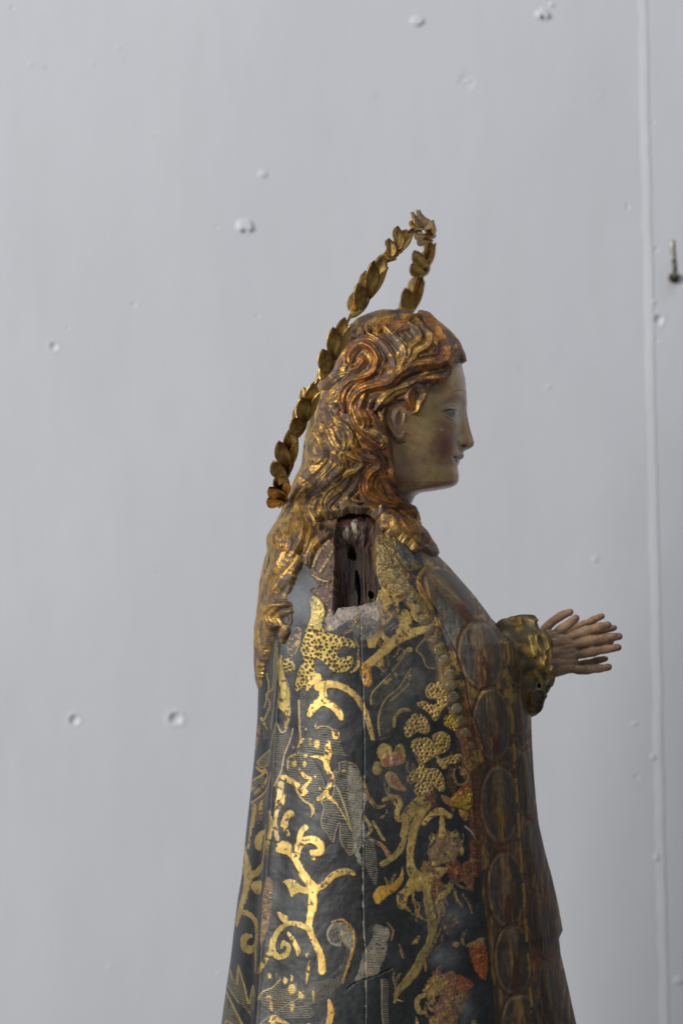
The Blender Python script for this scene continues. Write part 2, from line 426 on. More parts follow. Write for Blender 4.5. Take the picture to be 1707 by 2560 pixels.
def dusty(v, x, y, rx, ry, col, k=0.6, rot=0):
    sl, q = cv.gauss(v, x, y, rx, ry, rot); cv.put(sl, q * k * (0.5 + cv.n12[sl]), col, rgh=0.6)
def gold(shape, col=GOLD2, rag=2.0, wear=0.33, h=1.5, rgh=0.52, met=0.85, soft=0.8):
    sl, sd = shape
    m = cv.mask(sl, sd, soft, rag)
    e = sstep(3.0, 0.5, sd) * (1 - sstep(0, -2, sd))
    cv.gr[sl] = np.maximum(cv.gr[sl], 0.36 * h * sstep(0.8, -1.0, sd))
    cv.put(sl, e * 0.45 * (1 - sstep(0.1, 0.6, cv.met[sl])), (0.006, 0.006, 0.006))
    tone = cv.n30[sl] * 0.55 + cv.n90[sl] * 0.45
    tint = np.asarray(col) * (0.45 + 1.1 * tone)[..., None]
    hot = sstep(0.50, 0.66, tone)[..., None]
    tint = tint * (1 - 0.35 * hot) + 0.35 * hot * np.asarray((0.66, 0.47, 0.17))
    rim = m * sstep(-3.2, -1.2, sd)
    tint = tint * (1 - 0.35 * rim[..., None]) + 0.35 * rim[..., None] * np.asarray((0.30, 0.23, 0.12))
    cv.put(sl, m, tint, met, rgh)
    wear = max(wear + 0.05, 0.33)
    fl = m * sstep(wear + 0.04, wear - 0.04, cv.n12[sl] * 0.6 + cv.n5[sl] * 0.4)
    scr = m * sstep(0.66, 0.74, fbm(cv.X[sl] / 2.6 + 31, cv.Y[sl] / 34, 3)) * 0.55
    cv.put(sl, scr, (0.09, 0.06, 0.03), 0.2, 0.6)
    cv.put(sl, fl, np.where((cv.n30[sl] > 0.5)[..., None], np.asarray((0.12, 0.06, 0.03)), np.asarray((0.045, 0.04, 0.03))), 0.1, 0.6)
    return sl, m
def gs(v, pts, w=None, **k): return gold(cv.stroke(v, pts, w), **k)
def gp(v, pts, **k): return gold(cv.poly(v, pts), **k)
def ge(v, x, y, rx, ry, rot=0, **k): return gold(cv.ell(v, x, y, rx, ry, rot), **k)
def line(v, pts, w=None, col=OLIVE, met=0.6, k=0.9, h=0.6, wear=0.30):
    sl, sd = cv.stroke(v, pts, w); m = cv.mask(sl, sd, 0.9, 0.4, wear) * k
    cv.put(sl, m, col, met, 0.45, h=h)
def hatch(v, pts, ang=0.0, sp=5.2, wd=0.42, col=(0.26, 0.22, 0.13), k=0.85, wob=2.0, met=0.45, bg=None):
    sl, sd = cv.poly(v, pts); m = sstep(0.8, -0.8, sd)
    X, Y = cv.X[sl], cv.Y[sl]; c, s_ = math.cos(ang), math.sin(ang)
    ph = (-X * s_ + Y * c + wob * (cv.n30[sl] - 0.5) * 4) / sp
    st = sstep(0.5 + wd * 0.5, 0.5 + wd * 0.5 - 0.25, np.abs((ph % 1) - 0.5) * 2 + 0.15)
    if bg is not None: cv.put(sl, m * (0.35 + 0.6 * cv.n12[sl]), bg, rgh=0.6)
    st = sstep(0.45, 0.8, 1 - np.abs((ph % 1) - 0.5) * 2)
    mm = m * st * k * sstep(0.22, 0.42, cv.n12[sl])
    cv.put(sl, mm, col, met, 0.5, h=0.5)
def outline(v, pts, w=7, col=OLIVE, **k): line(v, list(pts) + [pts[0]], w, col, **k)
def punch(v, pts, col=GOLD2, sp=10.4, r=2.7, h=2.2, seed=1):
    sl, m = gold(cv.poly(v, pts), col, 1.2, 0.26, h)
    p = T(v, pts); rg = np.random.default_rng(seed + int(p[0, 0]))
    x0, x1, y0, y1 = p[:, 0].min(), p[:, 0].max(), p[:, 1].min(), p[:, 1].max()
    row = 0; yy = y0
    X, Y = cv.X[sl], cv.Y[sl]; hole = np.zeros(X.shape)
    while yy < y1:
        xx = x0 + (sp / 2 if row % 2 else 0)
        while xx < x1:
            cx, cy = xx + rg.normal(0, 2.0), yy + rg.normal(0, 2.0)
            rr = r * rg.uniform(0.5, 1.25)
            hole = np.maximum(hole, sstep(rr + 0.9, rr - 0.7, np.hypot(X - cx, Y - cy)))
            xx += sp
        yy += sp * 0.87; row += 1
    hole *= m > 0.6
    cv.put(sl, hole * 0.9, (0.10, 0.045, 0.022), 0.15, 0.6, h=-2.6)
def stain(v, pts, col, rag=3.0, k=0.85, rgh=0.6, met=0.0, soft=2.0, h=0.0):
    sl, sd = cv.poly(v, pts); m = cv.mask(sl, sd, soft, rag, 0.30) * k
    cv.put(sl, m, np.asarray(col) * (0.15 + 1.0 * cv.n12[sl] + 0.7 * cv.n5[sl])[..., None], met, rgh, h=h)
    cv.h[sl] += m * (cv.n12[sl] + cv.n5[sl] - 1) * 2.2
    cv.put(sl, m * sstep(0.54, 0.62, cv.n12[sl] * 0.5 + cv.n30[sl] * 0.5) * 0.7, (0.05, 0.035, 0.025))
    cv.put(sl, m * sstep(0.60, 0.66, cv.n5[sl] * 0.5 + cv.n12[sl] * 0.5) * 0.8, (0.45, 0.30, 0.09), 0.8, 0.4)

# --- front band of medallions, right of the mantle's edge
edge = [(1040, 1285), (1055, 1400), (1075, 1500), (1105, 1600), (1130, 1700), (1155, 1800), (1168, 1890), (1179, 2106), (1203, 2272), (1222, 2471), (1232, 2640)]
band = edge + [(1480, 2640), (1480, 1285)]
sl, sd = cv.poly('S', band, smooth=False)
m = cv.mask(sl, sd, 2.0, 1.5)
bc = np.asarray((0.088, 0.058, 0.033)) * (0.45 + 1.1 * cv.n30[sl])[..., None]  # brown ground lowered so the front's shade sits partly in the colour
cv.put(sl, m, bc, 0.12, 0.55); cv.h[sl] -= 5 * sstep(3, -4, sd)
streak = fbm(cv.X[sl] / 9, cv.Y[sl] / 70, 4)
cv.put(sl, m * sstep(0.52, 0.68, streak) * 0.75, (0.17, 0.055, 0.022), rgh=0.6)
cv.put(sl, m * sstep(0.56, 0.72, fbm(cv.X[sl] / 7 + 50, cv.Y[sl] / 50, 4)) * 0.8, (0.36, 0.22, 0.06), 0.65, 0.45)
cv.put(sl, m * sstep(0.56, 0.70, fbm(cv.X[sl] / 11 + 90, cv.Y[sl] / 40, 4)) * 0.7, (0.03, 0.028, 0.026))
cv.h[sl] += (streak - 0.5) * 2.5 * m

up_ = m * sstep(1880, 1520, cv.Y[sl]) * (0.35 + 0.6 * cv.n12[sl])
cv.put(sl, up_ * 0.85, np.asarray((0.22, 0.155, 0.075)) * (0.5 + cv.n30[sl])[..., None], 0.25, 0.5)
cv.put(sl, m * sstep(2000, 1700, cv.Y[sl]) * sstep(0.55, 0.63, cv.n12[sl] * 0.6 + cv.n30[sl] * 0.4) * 0.85, (0.46, 0.30, 0.09), 0.8, 0.42)
def medallion(x, y, rx, ry, rot=0, tone=1.0):
    sl, sd = cv.ell('S', x, y, rx * 1.12, ry * 1.08, rot)
    X, Y = cv.X[sl] - x, cv.Y[sl] - y
    wob = (cv.n30[sl] - 0.5) * 0.16
    u = (X * math.cos(rot) + Y * math.sin(rot)) / rx; v = (-X * math.sin(rot) + Y * math.cos(rot)) / ry
    q = np.hypot(u, v) + wob * 0.35
    ins = sstep(1.0, 0.92, q)
    st = fbm(u * 3.2 + x, v * 1.1 + y, 3); st2 = fbm(u * 5 + y, v * 1.6 + x, 4)
    # brown ground, slate crescents left and right, red and tan core
    cv.put(sl, ins * 0.9, (np.asarray((0.088, 0.054, 0.030)) * (0.35 + 1.3 * st2)[..., None]) * tone, 0.1, 0.5)
    uu_ = np.abs(u + wob) / np.sqrt((1.02 - v * v).clip(0.05))
    cres = sstep(0.34, 0.56, uu_ + (st - 0.5) * 0.9) * sstep(0.95, 0.72, uu_ + (st2 - 0.5) * 0.3) * ins
    cv.put(sl, cres * 0.62, np.asarray((0.028, 0.034, 0.038)) * tone * (0.3 + 1.4 * st2)[..., None], 0.0, 0.42)
    core = sstep(0.30, 0.16, np.abs(u + wob * 1.5) + (st2 - 0.5) * 0.25) * ins
    low = sstep(-0.1, 0.35, v + (st - 0.5) * 1.4)[..., None]
    cv.put(sl, core * 0.8, (np.asarray((0.085, 0.032, 0.018)) * low + np.asarray((0.15, 0.11, 0.06)) * (1 - low)) * tone, 0.1, 0.5)
    cv.put(sl, core * sstep(0.58, 0.66, st2) * 0.8, np.asarray((0.36, 0.22, 0.06)) * tone, 0.7, 0.4)
    rim = np.exp(-((q - 0.96) / 0.045) ** 2) * sstep(0.25, 0.5, st + 0.1)
    cv.put(sl, rim * 0.42, np.asarray((0.17, 0.14, 0.095)) * tone, 0.15, 0.5)
    gr_ = np.exp(-((q - 1.08) / 0.05) ** 2) * (0.45 + 0.55 * sstep(0.3, -0.3, u))
    cv.put(sl, gr_ * 0.65, np.asarray((0.075, 0.024, 0.014)))
    cv.h[sl] += 2.6 * ins * (1 - q ** 2).clip(0) + 0.9 * rim - 1.6 * gr_ + core * 1.2 + ins * (st - 0.5) * 2.0
medallion(1124, 1484, 46, 82, -0.72, 1.5)
for x, y, rx, ry, r in [(1196, 1628, 54, 80, -0.14), (1224, 1797, 46, 88, -0.08), (1243, 1993, 47, 92, -0.06), (1257, 2196, 46, 88, -0.06), (1274, 2366, 47, 82, -0.06), (1290, 2530, 48, 82, -0.05)]:
    medallion(x, y, rx, ry, r, 1.45 if y < 1700 else 1.2 if y < 1850 else 1.0)
for x, y, rx, ry, r in [(1277, 1640, 21, 62, -0.12), (1298, 1790, 20, 72, -0.05), (1311, 1950, 18, 76, -0.05), (1322, 2120, 19, 80, -0.08), (1343, 2290, 22, 78, -0.1), (1362, 2460, 24, 80, -0.1), (1190, 1400, 30, 40, -.7)]:
    medallion(x, y, rx, ry, r, 0.8)
# gilt slots between the medallion rows
for y in range(1600, 2600, 84):
    x = 1262 + (y - 1600) * 0.062
    line('S', [(x, y), (x + 3, y + 30), (x + 2, y + 52)], 7, (0.42, 0.26, 0.06), 0.7, 0.9, 1.5, 0.36)

# mantle hem: gold band with settings for pearls
hem = [(935, 1330), (955, 1400), (985, 1440), (1018, 1488), (1048, 1525), (1078, 1585), (1102, 1640), (1120, 1705), (1130, 1760), (1150, 1810), (1163, 1850), (1170, 1890)]
sl, sd = cv.stroke('S', hem, 40); cv.h[sl] += 1.6 * sstep(4, -8, sd)
gold(cv.stroke('S', hem, 36), (0.44, 0.29, 0.09), 6, 0.46, 0.5)
gold(cv.stroke('S', [(p[0] + 26, p[1] - 8) for p in hem], 18), (0.45, 0.28, 0.08), 6.0, 0.48, 0.5)
line('S', [(p[0] + 36, p[1] - 10) for p in hem], 5, (0.08, 0.025, 0.015), 0.0, 0.9, -1.5, 0.3)
stain('S', [(1142, 1800), (1175, 1790), (1186, 1900), (1192, 2050), (1190, 2150), (1160, 2150), (1165, 2050), (1150, 1930)], (0.15, 0.045, 0.016), 6, 0.8)
# collar below the throat
stain('E', [(820, 230), (920, 230), (1000, 330), (1080, 420), (960, 440), (900, 420), (850, 330)], (0.30, 0.20, 0.08), 4, 0.8, 0.45, 0.6)
stain('E', [(930, 260), (990, 300), (1040, 360), (1010, 400), (950, 350), (920, 300)], (0.09, 0.10, 0.105), 2, 0.9)
line('E', [(1110, 430), (1070, 480), (1070, 540), (1110, 600)], 26, (0.45, 0.25, 0.07), 0.7, 0.9, 2, 0.3)
stain('E', [(1180, 600), (1300, 700), (1330, 740), (1250, 860), (1200, 780)], (0.13, 0.13, 0.115), 3, 0.7)

# worn gold ground between socket and pearls, and leaf fragments below it
stain('Q', [(225, 165), (370, 175), (370, 300), (440, 470), (530, 600), (610, 740), (560, 770), (470, 640), (400, 590), (280, 560), (228, 420)], (0.36, 0.25, 0.10), 3, 0.95, 0.42, 0.55, h=1.0)
for pts in ([(275, 565), (330, 560), (420, 600), (400, 640), (330, 650), (350, 700), (370, 750), (300, 750), (265, 680), (290, 620)], [(250, 690), (300, 700), (290, 800), (240, 830), (232, 740)], [(410, 720), (460, 712), (470, 850), (420, 890), (385, 800)],
            [(470, 620), (540, 690), (540, 780), (480, 760)], [(300, 600), (380, 590), (400, 620), (310, 640)], [(640, 720), (700, 780), (690, 880), (650, 830)], [(740, 990), (800, 1000), (800, 1090), (750, 1080)]):
    gp('Q', pts, col=GOLD, rag=4.5, wear=0.44, h=0.8)
for x, y, rx, ry, c_, k in [(600, 560, 40, 130, (0.42, 0.27, 0.09), 0.8), (760, 860, 40, 110, (0.16, 0.155, 0.13), 0.8), (700, 1200, 40, 120, (0.36, 0.24, 0.08), 0.7), (860, 1500, 40, 160, (0.20, 0.07, 0.025), 0.8), (900, 1750, 50, 160, (0.20, 0.09, 0.035), 0.8), (1310, 1000, 60, 140, (0.35, 0.22, 0.06), 0.7), (960, 2050, 60, 200, (0.10, 0.05, 0.03), 0.8)]:
    dusty('Q', x, y, rx, ry, c_, k)
for i in range(18):
    rr_ = random.Random(i * 7 + 3)
    x, y = rr_.uniform(1050, 1180), rr_.uniform(1840, 2560)
    c_ = rr_.choice([(0.15, 0.05, 0.018), (0.22, 0.12, 0.035), (0.08, 0.045, 0.025), (0.34, 0.22, 0.06)])
    stain('S', [(x + rr_.uniform(8, 26) * math.cos(a), y + rr_.uniform(12, 40) * math.sin(a)) for a in np.linspace(0, 5.4, 7)], c_, 6, 0.75, 0.5, 0.2)

for i in range(64):
    rr_ = random.Random(i * 13 + 5)
    if i < 44: x, y = rr_.uniform(955, 1165), rr_.uniform(1850, 2560)
    else: x, y = rr_.uniform(880, 1040), rr_.uniform(1440, 1640)
    a = rr_.uniform(0.9, 2.2); L_ = rr_.uniform(12, 34); k_ = rr_.uniform(-0.9, 0.9); w_ = rr_.uniform(3, 10)
    p0 = [(x, y, w_ * 0.6), (x + L_ * math.cos(a), y + L_ * math.sin(a), w_), (x + L_ * math.cos(a) + L_ * math.cos(a + k_), y + L_ * math.sin(a) + L_ * math.sin(a + k_), w_ * 0.5)]
    gs('S', p0, col=rr_.choice([GOLD, GOLD2, OLIVE, (0.42, 0.22, 0.06)]), wear=0.43, rag=3.2, h=0.9)

# --- folds of the mantle
for pts, w, hh in [([(716, 1480), (712, 1640), (700, 1800), (690, 1990), (678, 2160), (662, 2400), (648, 2640)], 46, 9),
                   ([(672, 1560), (676, 1760), (664, 1960), (648, 2200), (628, 2500), (620, 2640)], 34, -5)]:
    sl, sd, lat, hw, ar, L = cv.stroke('S', pts, w, full=True)
    cv.h[sl] += hh * np.exp(-(lat / (hw * 0.8)) ** 2) * (sd < 20)
line('S', [(716, 1520), (712, 1640), (700, 1800), (690, 1990), (678, 2160), (662, 2400), (648, 2640)], 3.5, (0.13, 0.12, 0.11), 0.0, 0.75, 0.4, 0.25)
sl, sd, lat, hw, ar, L = cv.stroke('S', [(700, 1500), (697, 1640), (683, 1800), (674, 1990), (662, 2160), (640, 2400)], 26, full=True)
cv.put(sl, np.exp(-(lat / 8) ** 2) * (sd < 3) * 0.35, (0.07, 0.072, 0.07), rgh=0.6)

# --- gilding transcribed motif by motif
# round the arm socket
stain('E', [(430, 600), (480, 600), (520, 680), (500, 760), (520, 800), (430, 790), (400, 800), (430, 700)], (0.42, 0.32, 0.10), 3, 0.95, 0.5, 0.5, h=1.5)
punch('E', [(380, 860), (430, 780), (520, 800), (600, 820), (680, 850), (690, 890), (630, 880), (590, 910), (600, 950), (670, 940), (680, 980), (640, 1030), (560, 1030), (500, 970), (450, 960), (460, 1040), (430, 1090), (380, 1130), (340, 1150), (350, 1050), (390, 960), (370, 920)], OLIVE)
punch('E', [(285, 970), (310, 955), (340, 1000), (330, 1040), (300, 1045), (283, 1010)], OLIVE)
gp('E', [(330, 790), (372, 780), (370, 860), (345, 930), (320, 960), (300, 890)], col=(0.40, 0.26, 0.10), wear=0.4)
gs('E', [(265, 950, 24), (268, 1060, 34), (285, 1150, 44), (280, 1230, 56), (300, 1290, 26), (285, 1370, 14)], col=OLIVE)
gs('E', [(470, 1070, 60), (430, 1100, 40), (410, 1140, 20)], col=GOLD2)
gs('E', [(480, 1120, 60), (560, 1105, 44), (640, 1130, 40), (700, 1180, 36), (745, 1250, 32), (770, 1320, 30), (795, 1420, 22)], col=GOLD2, wear=0.3)
gs('E', [(500, 1120, 44), (500, 1190, 52), (450, 1240, 52), (425, 1285, 34)], col=GOLD)
gs('E', [(490, 1205, 50), (555, 1230, 40), (600, 1275, 44), (612, 1305, 26)], col=GOLD)
gs('E', [(1110, 780, 34), (1040, 800, 48), (940, 840, 58), (870, 900, 56), (800, 960, 46), (750, 1020, 56), (762, 1085, 56)], col=GOLD)
stain('E', [(730, 990), (770, 980), (790, 1080), (770, 1115), (740, 1100)], ORANGE, 1.5, 0.7, 0.4, 0.6)
gs('E', [(880, 850, 36), (840, 810, 36), (800, 830, 70), (790, 870, 50)], col=GOLD, wear=0.36)
gs('E', [(860, 560, 40), (868, 620, 56), (905, 650, 50), (880, 715, 50)], col=GOLD, wear=0.45, rag=2)
gs('E', [(860, 610, 30), (930, 590, 40), (990, 600, 20)], col=GOLD, wear=0.4, rag=2)
gs('E', [(985, 690, 46), (1000, 740, 50), (960, 800, 60)], col=GOLD, wear=0.38, rag=1.6)
gs('E', [(825, 640, 24), (830, 760, 24), (830, 800, 16)], col=(0.4, 0.27, 0.1), wear=0.4)
for pts in ([(850, 760), (890, 740)], [(870, 785), (920, 750)], [(900, 790), (940, 760)]): line('E', pts, 6, OLIVE)
gp('E', [(805, 985), (855, 955), (862, 1035), (835, 1012)], col=GOLD2, wear=0.36)
hatch('E', [(790, 1150), (860, 1080), (950, 960), (1010, 890), (1030, 940), (1000, 1040), (930, 1110), (850, 1200), (800, 1240)], 0.35, 4.6, col=(0.12, 0.11, 0.075), met=0.2)
hatch('E', [(830, 1290), (900, 1180), (980, 1080), (1040, 1000), (1100, 1060), (1080, 1150), (960, 1200), (920, 1300), (900, 1400), (830, 1420)], 0.2, 4.6, col=(0.13, 0.12, 0.08), met=0.2)
hatch('E', [(1060, 900), (1110, 850), (1160, 900), (1180, 1010), (1110, 1000), (1080, 940)], -0.5, 4.6, col=(0.10, 0.10, 0.075), met=0.2)
for pts in ([(1020, 1010), (950, 1120), (870, 1190), (830, 1290), (835, 1400)], [(1000, 895), (960, 960), (900, 1040), (840, 1100), (790, 1160), (785, 1220)],
            [(1100, 840), (1050, 900), (1085, 940), (1110, 1000), (1150, 1012)], [(1010, 1060), (1000, 1110), (900, 1200)], [(940, 960), (980, 910)]):
    line('E', pts, 9, (0.34, 0.25, 0.09), 0.7)
for x, y, r in [(1010, 900, 17), (1005, 1055, 15), (930, 1045, 13), (840, 985, 14), (870, 1090, 16), (895, 1075, 12)]: ge('E', x, y, r, r * 0.9, col=GOLD, h=0.8)
hatch('E', [(150, 900), (240, 850), (250, 1000), (210, 1160), (190, 1400), (140, 1430), (170, 1150)], 0.25, 4.4, col=(0.15, 0.13, 0.09), k=0.8, met=0.2)
for pts in ([(235, 860), (215, 1010), (205, 1130), (160, 1180), (180, 1240), (150, 1330)], [(245, 900), (235, 1100), (215, 1260), (185, 1380)], [(160, 1060), (170, 1150), (150, 1260)]):
    line('E', pts, 8, (0.34, 0.27, 0.12), 0.6)
hatch('E', [(365, 1150), (400, 1130), (395, 1280), (385, 1447), (365, 1447)], 0.1, 4.2, col=(0.16, 0.14, 0.10))
# punched blossoms
punch('C', [(375, 510), (450, 470), (490, 490), (520, 560), (530, 640), (490, 690), (440, 770), (400, 720), (350, 680), (300, 640), (350, 620), (430, 650), (450, 610), (375, 590)], GOLD)
punch('C', [(205, 820), (250, 740), (310, 710), (370, 750), (400, 830), (370, 870), (300, 850), (250, 890), (220, 890)], GOLD2)
punch('C', [(250, 960), (300, 900), (390, 900), (430, 930), (420, 880), (490, 850), (550, 890), (550, 960), (510, 1010), (470, 1020), (480, 1060), (600, 1020), (650, 1040), (600, 1090), (540, 1100), (510, 1140), (460, 1100), (440, 1040), (350, 1090), (310, 1040)], GOLD2)
punch('C', [(225, 1180), (300, 1130), (320, 1090), (380, 1130), (450, 1130), (500, 1190), (510, 1290), (470, 1300), (430, 1260), (400, 1320), (320, 1340), (280, 1300), (290, 1230), (240, 1240)], GOLD2)
punch('C', [(510, 740), (560, 720), (610, 780), (600, 850), (560, 830), (510, 800)], (0.5, 0.34, 0.06))
gs('C', [(130, 810, 22), (135, 740, 24), (190, 685, 30), (250, 690, 16)], col=GOLD2, wear=0.38)
gp('A', [(1190, 390), (1200, 340), (1240, 310), (1300, 340), (1310, 380), (1340, 330), (1380, 320), (1405, 380), (1400, 450), (1370, 470), (1300, 480), (1240, 490), (1210, 430)], col=GOLD2)
stain('A', [(1225, 440), (1260, 390), (1300, 400), (1340, 390), (1390, 400), (1385, 450), (1310, 480), (1240, 485)], (0.24, 0.06, 0.035), 1.5, 0.9)
line('A', [(1293, 375), (1300, 460)], 22, (0.5, 0.30, 0.16), 0.2)
ge('A', 1192, 500, 34, 54, col=OLIVE)
gp('A', [(1250, 560), (1280, 525), (1330, 540), (1370, 600), (1415, 650), (1390, 668), (1310, 650), (1265, 610)], col=GOLD2)
stain('A', [(1285, 560), (1325, 560), (1355, 620), (1370, 650), (1310, 625)], (0.27, 0.06, 0.035), 1.2, 0.95)
gs('A', [(1240, 740, 26), (1300, 715, 34), (1350, 720, 30), (1365, 770, 40), (1340, 830, 40), (1350, 880, 40), (1390, 870, 50), (1440, 800, 50), (1510, 730, 50)], col=(0.50, 0.33, 0.09), wear=0.38)
gs('A', [(1410, 880, 45), (1400, 1000, 40), (1370, 1100, 45), (1310, 1170, 45), (1230, 1220, 40)], col=OLIVE, wear=0.36)
gs('A', [(1568, 780, 60), (1490, 900, 60), (1450, 1050, 55), (1440, 1170, 50), (1450, 1260, 60), (1500, 1350, 90), (1560, 1390, 80)], col=GOLD2, wear=0.34)
# left hatched leaves
hatch('A', [(380, 350), (420, 250), (500, 250), (545, 215), (530, 290), (490, 420), (470, 540), (430, 660), (400, 560), (410, 440)], -0.12, 4.6, col=(0.17, 0.15, 0.105))
line('A', [(380, 350), (420, 250), (440, 180), (470, 245), (500, 220), (520, 100)], 12, (0.3, 0.23, 0.11))
line('A', [(545, 215), (530, 290), (490, 420), (470, 540), (430, 660)], 12, (0.27, 0.2, 0.11))
hatch('A', [(270, 500), (320, 430), (370, 385), (385, 420), (360, 490), (300, 530)], -0.3, 5.0, col=(0.26, 0.21, 0.11))
outline('A', [(270, 500), (320, 430), (370, 385), (385, 420), (360, 490), (300, 530)], 8)
for pts, w in [([(240, 640), (290, 600), (330, 560), (350, 600), (290, 690), (250, 740)], 14), ([(270, 540), (300, 560), (330, 540)], 20), ([(400, 560), (380, 640), (300, 740), (220, 820)], 10), ([(225, 720), (240, 700)], 20)]:
    line('A', pts, w, GOLD2, 0.8, 0.95, 0.8, 0.36)
hatch('A', [(230, 640), (330, 600), (330, 680), (250, 760), (220, 740)], 0.1, 5.0, col=(0.26, 0.2, 0.10))
hatch('A', [(260, 780), (330, 720), (390, 640), (360, 760), (310, 900), (270, 960), (230, 860)], 0.1, 4.6, col=(0.20, 0.17, 0.10))
gs('A', [(300, 790, 22), (290, 870, 30)], col=GOLD2, wear=0.42, rag=2)
gs('A', [(250, 830, 34), (237, 950, 28), (215, 1080, 14), (200, 1160, 20)], col=GOLD2, wear=0.32)
gs('A', [(300, 160, 24), (325, 210, 12), (340, 240, 8)], col=GOLD2, wear=0.4)
gs('A', [(275, 230, 34), (268, 300, 34), (255, 400, 20)], col=(0.30, 0.19, 0.10), wear=0.4)
line('A', [(590, 0), (600, 200), (600, 310), (570, 400), (520, 440), (510, 520)], 16, (0.36, 0.25, 0.12), 0.6)
# central big leaf
hatch('A', [(735, 210), (760, 190), (830, 195), (860, 220), (905, 260), (930, 340), (950, 390), (990, 410), (900, 400), (700, 400), (620, 460), (590, 360), (620, 280), (735, 280)], 0.06, 5.6, col=(0.20, 0.18, 0.12))
hatch('A', [(520, 430), (600, 390), (700, 420), (760, 520), (800, 620), (830, 660), (740, 740), (720, 800), (690, 780), (640, 760), (590, 700), (560, 620), (510, 560)], 0.03, 5.4, col=(0.20, 0.17, 0.10))
LEAF = [(905, 460), (960, 450), (1030, 480), (1060, 540), (1090, 640), (1110, 720), (1090, 800), (1060, 900), (1060, 1000), (1000, 1150), (950, 1110), (915, 1040), (910, 910), (880, 980), (860, 1060), (820, 1000), (770, 930), (790, 800), (770, 760), (850, 720), (870, 600), (860, 530), (905, 530)]
hatch('A', LEAF, 0.08, 5.6, col=(0.25, 0.22, 0.15))
outline('A', LEAF, 7, (0.28, 0.22, 0.12))
stain('A', [(975, 500), (1030, 520), (1080, 620), (1100, 740), (1080, 860), (1100, 1000), (1060, 1120), (1090, 1240), (1020, 1150), (1010, 1000), (990, 850), (970, 700)], (0.36, 0.33, 0.25), 5, 0.62, 0.65)
hatch('A', [(975, 500), (1030, 520), (1080, 620), (1100, 740), (1080, 860), (1100, 1000), (1060, 1120), (1010, 1000), (990, 850), (970, 700)], 0.1, 5.6, col=(0.04, 0.04, 0.035), met=0)
line('A', [(800, 660), (880, 640), (930, 740), (970, 860), (1000, 970)], 16, (0.34, 0.27, 0.13), 0.4)
line('A', [(735, 210), (760, 190), (830, 195), (860, 220)], 10); line('A', [(700, 420), (760, 520), (800, 620)], 8, (0.015, 0.015, 0.015), 0)
gs('A', [(820, 310, 40), (820, 400, 64), (800, 450, 44), (820, 520, 50), (850, 560, 30), (830, 640, 36), (800, 700, 46), (750, 740, 36)], col=GOLD, wear=0.40, rag=2.5)
gs('A', [(800, 700, 40), (850, 740, 30), (900, 790, 14), (995, 960, 12)], col=GOLD2, wear=0.34)
gs('A', [(690, 420, 16), (760, 425, 30), (810, 460, 40)], col=GOLD, wear=0.36, rag=1.6)
gp('A', [(850, 210), (905, 225), (900, 275), (860, 285)], col=GOLD, wear=0.4, rag=1.6)
gs('A', [(490, 590, 50), (550, 620, 44), (600, 650, 46), (650, 690, 40), (620, 715, 20)], col=GOLD2, wear=0.36, rag=2)
gs('A', [(600, 520, 18), (640, 570, 34), (690, 590, 24), (650, 640, 34)], col=GOLD2, wear=0.36, rag=2)
gs('A', [(575, 410, 26), (600, 330, 26), (625, 290, 20)], col=GOLD2, wear=0.36)
for x, y, a, b in [(735, 325, 24, 34), (685, 310, 10, 30), (650, 415, 18, 16), (640, 480, 16, 24), (560, 475, 18, 30), (650, 215, 8, 12), (725, 190, 7, 18), (720, 570, 10, 10), (760, 655, 8, 20), (940, 520, 20, 12), (555, 350, 6, 12)]: ge('A', x, y, a, b, col=GOLD2, rag=1.5, h=0.7)
line('A', [(560, 620), (590, 700), (640, 760), (690, 790), (700, 860)], 16, (0.36, 0.27, 0.10), 0.6)
gs('A', [(690, 790, 30), (710, 830, 28), (690, 875, 12)], col=(0.35, 0.27, 0.12))
gs('A', [(1060, 540, 16), (1100, 640, 22), (1130, 720, 30), (1190, 790, 32), (1250, 780, 18)], col=(0.34, 0.20, 0.06), wear=0.42)
gs('A', [(1100, 870, 20), (1145, 950, 30), (1120, 1000, 22)], col=GOLD2, wear=0.42)
gs('A', [(1160, 900, 20), (1200, 970, 26), (1245, 1040, 22)], col=OLIVE, wear=0.38)
gs('A', [(1150, 1040, 26), (1230, 1080, 30), (1275, 1150, 36)], col=(0.40, 0.22, 0.08), wear=0.42)
hatch('A', [(1110, 1000), (1170, 1080), (1190, 1200), (1190, 1330), (1175, 1380), (1130, 1300), (1100, 1220)], 0.1, 5.0, col=(0.24, 0.22, 0.15))
gp('A', [(1160, 1460), (1200, 1390), (1290, 1370), (1360, 1310), (1380, 1240), (1390, 1330), (1350, 1400), (1280, 1450), (1230, 1490), (1190, 1520)], col=(0.60, 0.34, 0.05), wear=0.38)
gp('A', [(1340, 1450), (1400, 1390), (1440, 1310), (1480, 1400), (1420, 1470), (1400, 1550), (1350, 1540)], col=(0.55, 0.36, 0.08), wear=0.40)
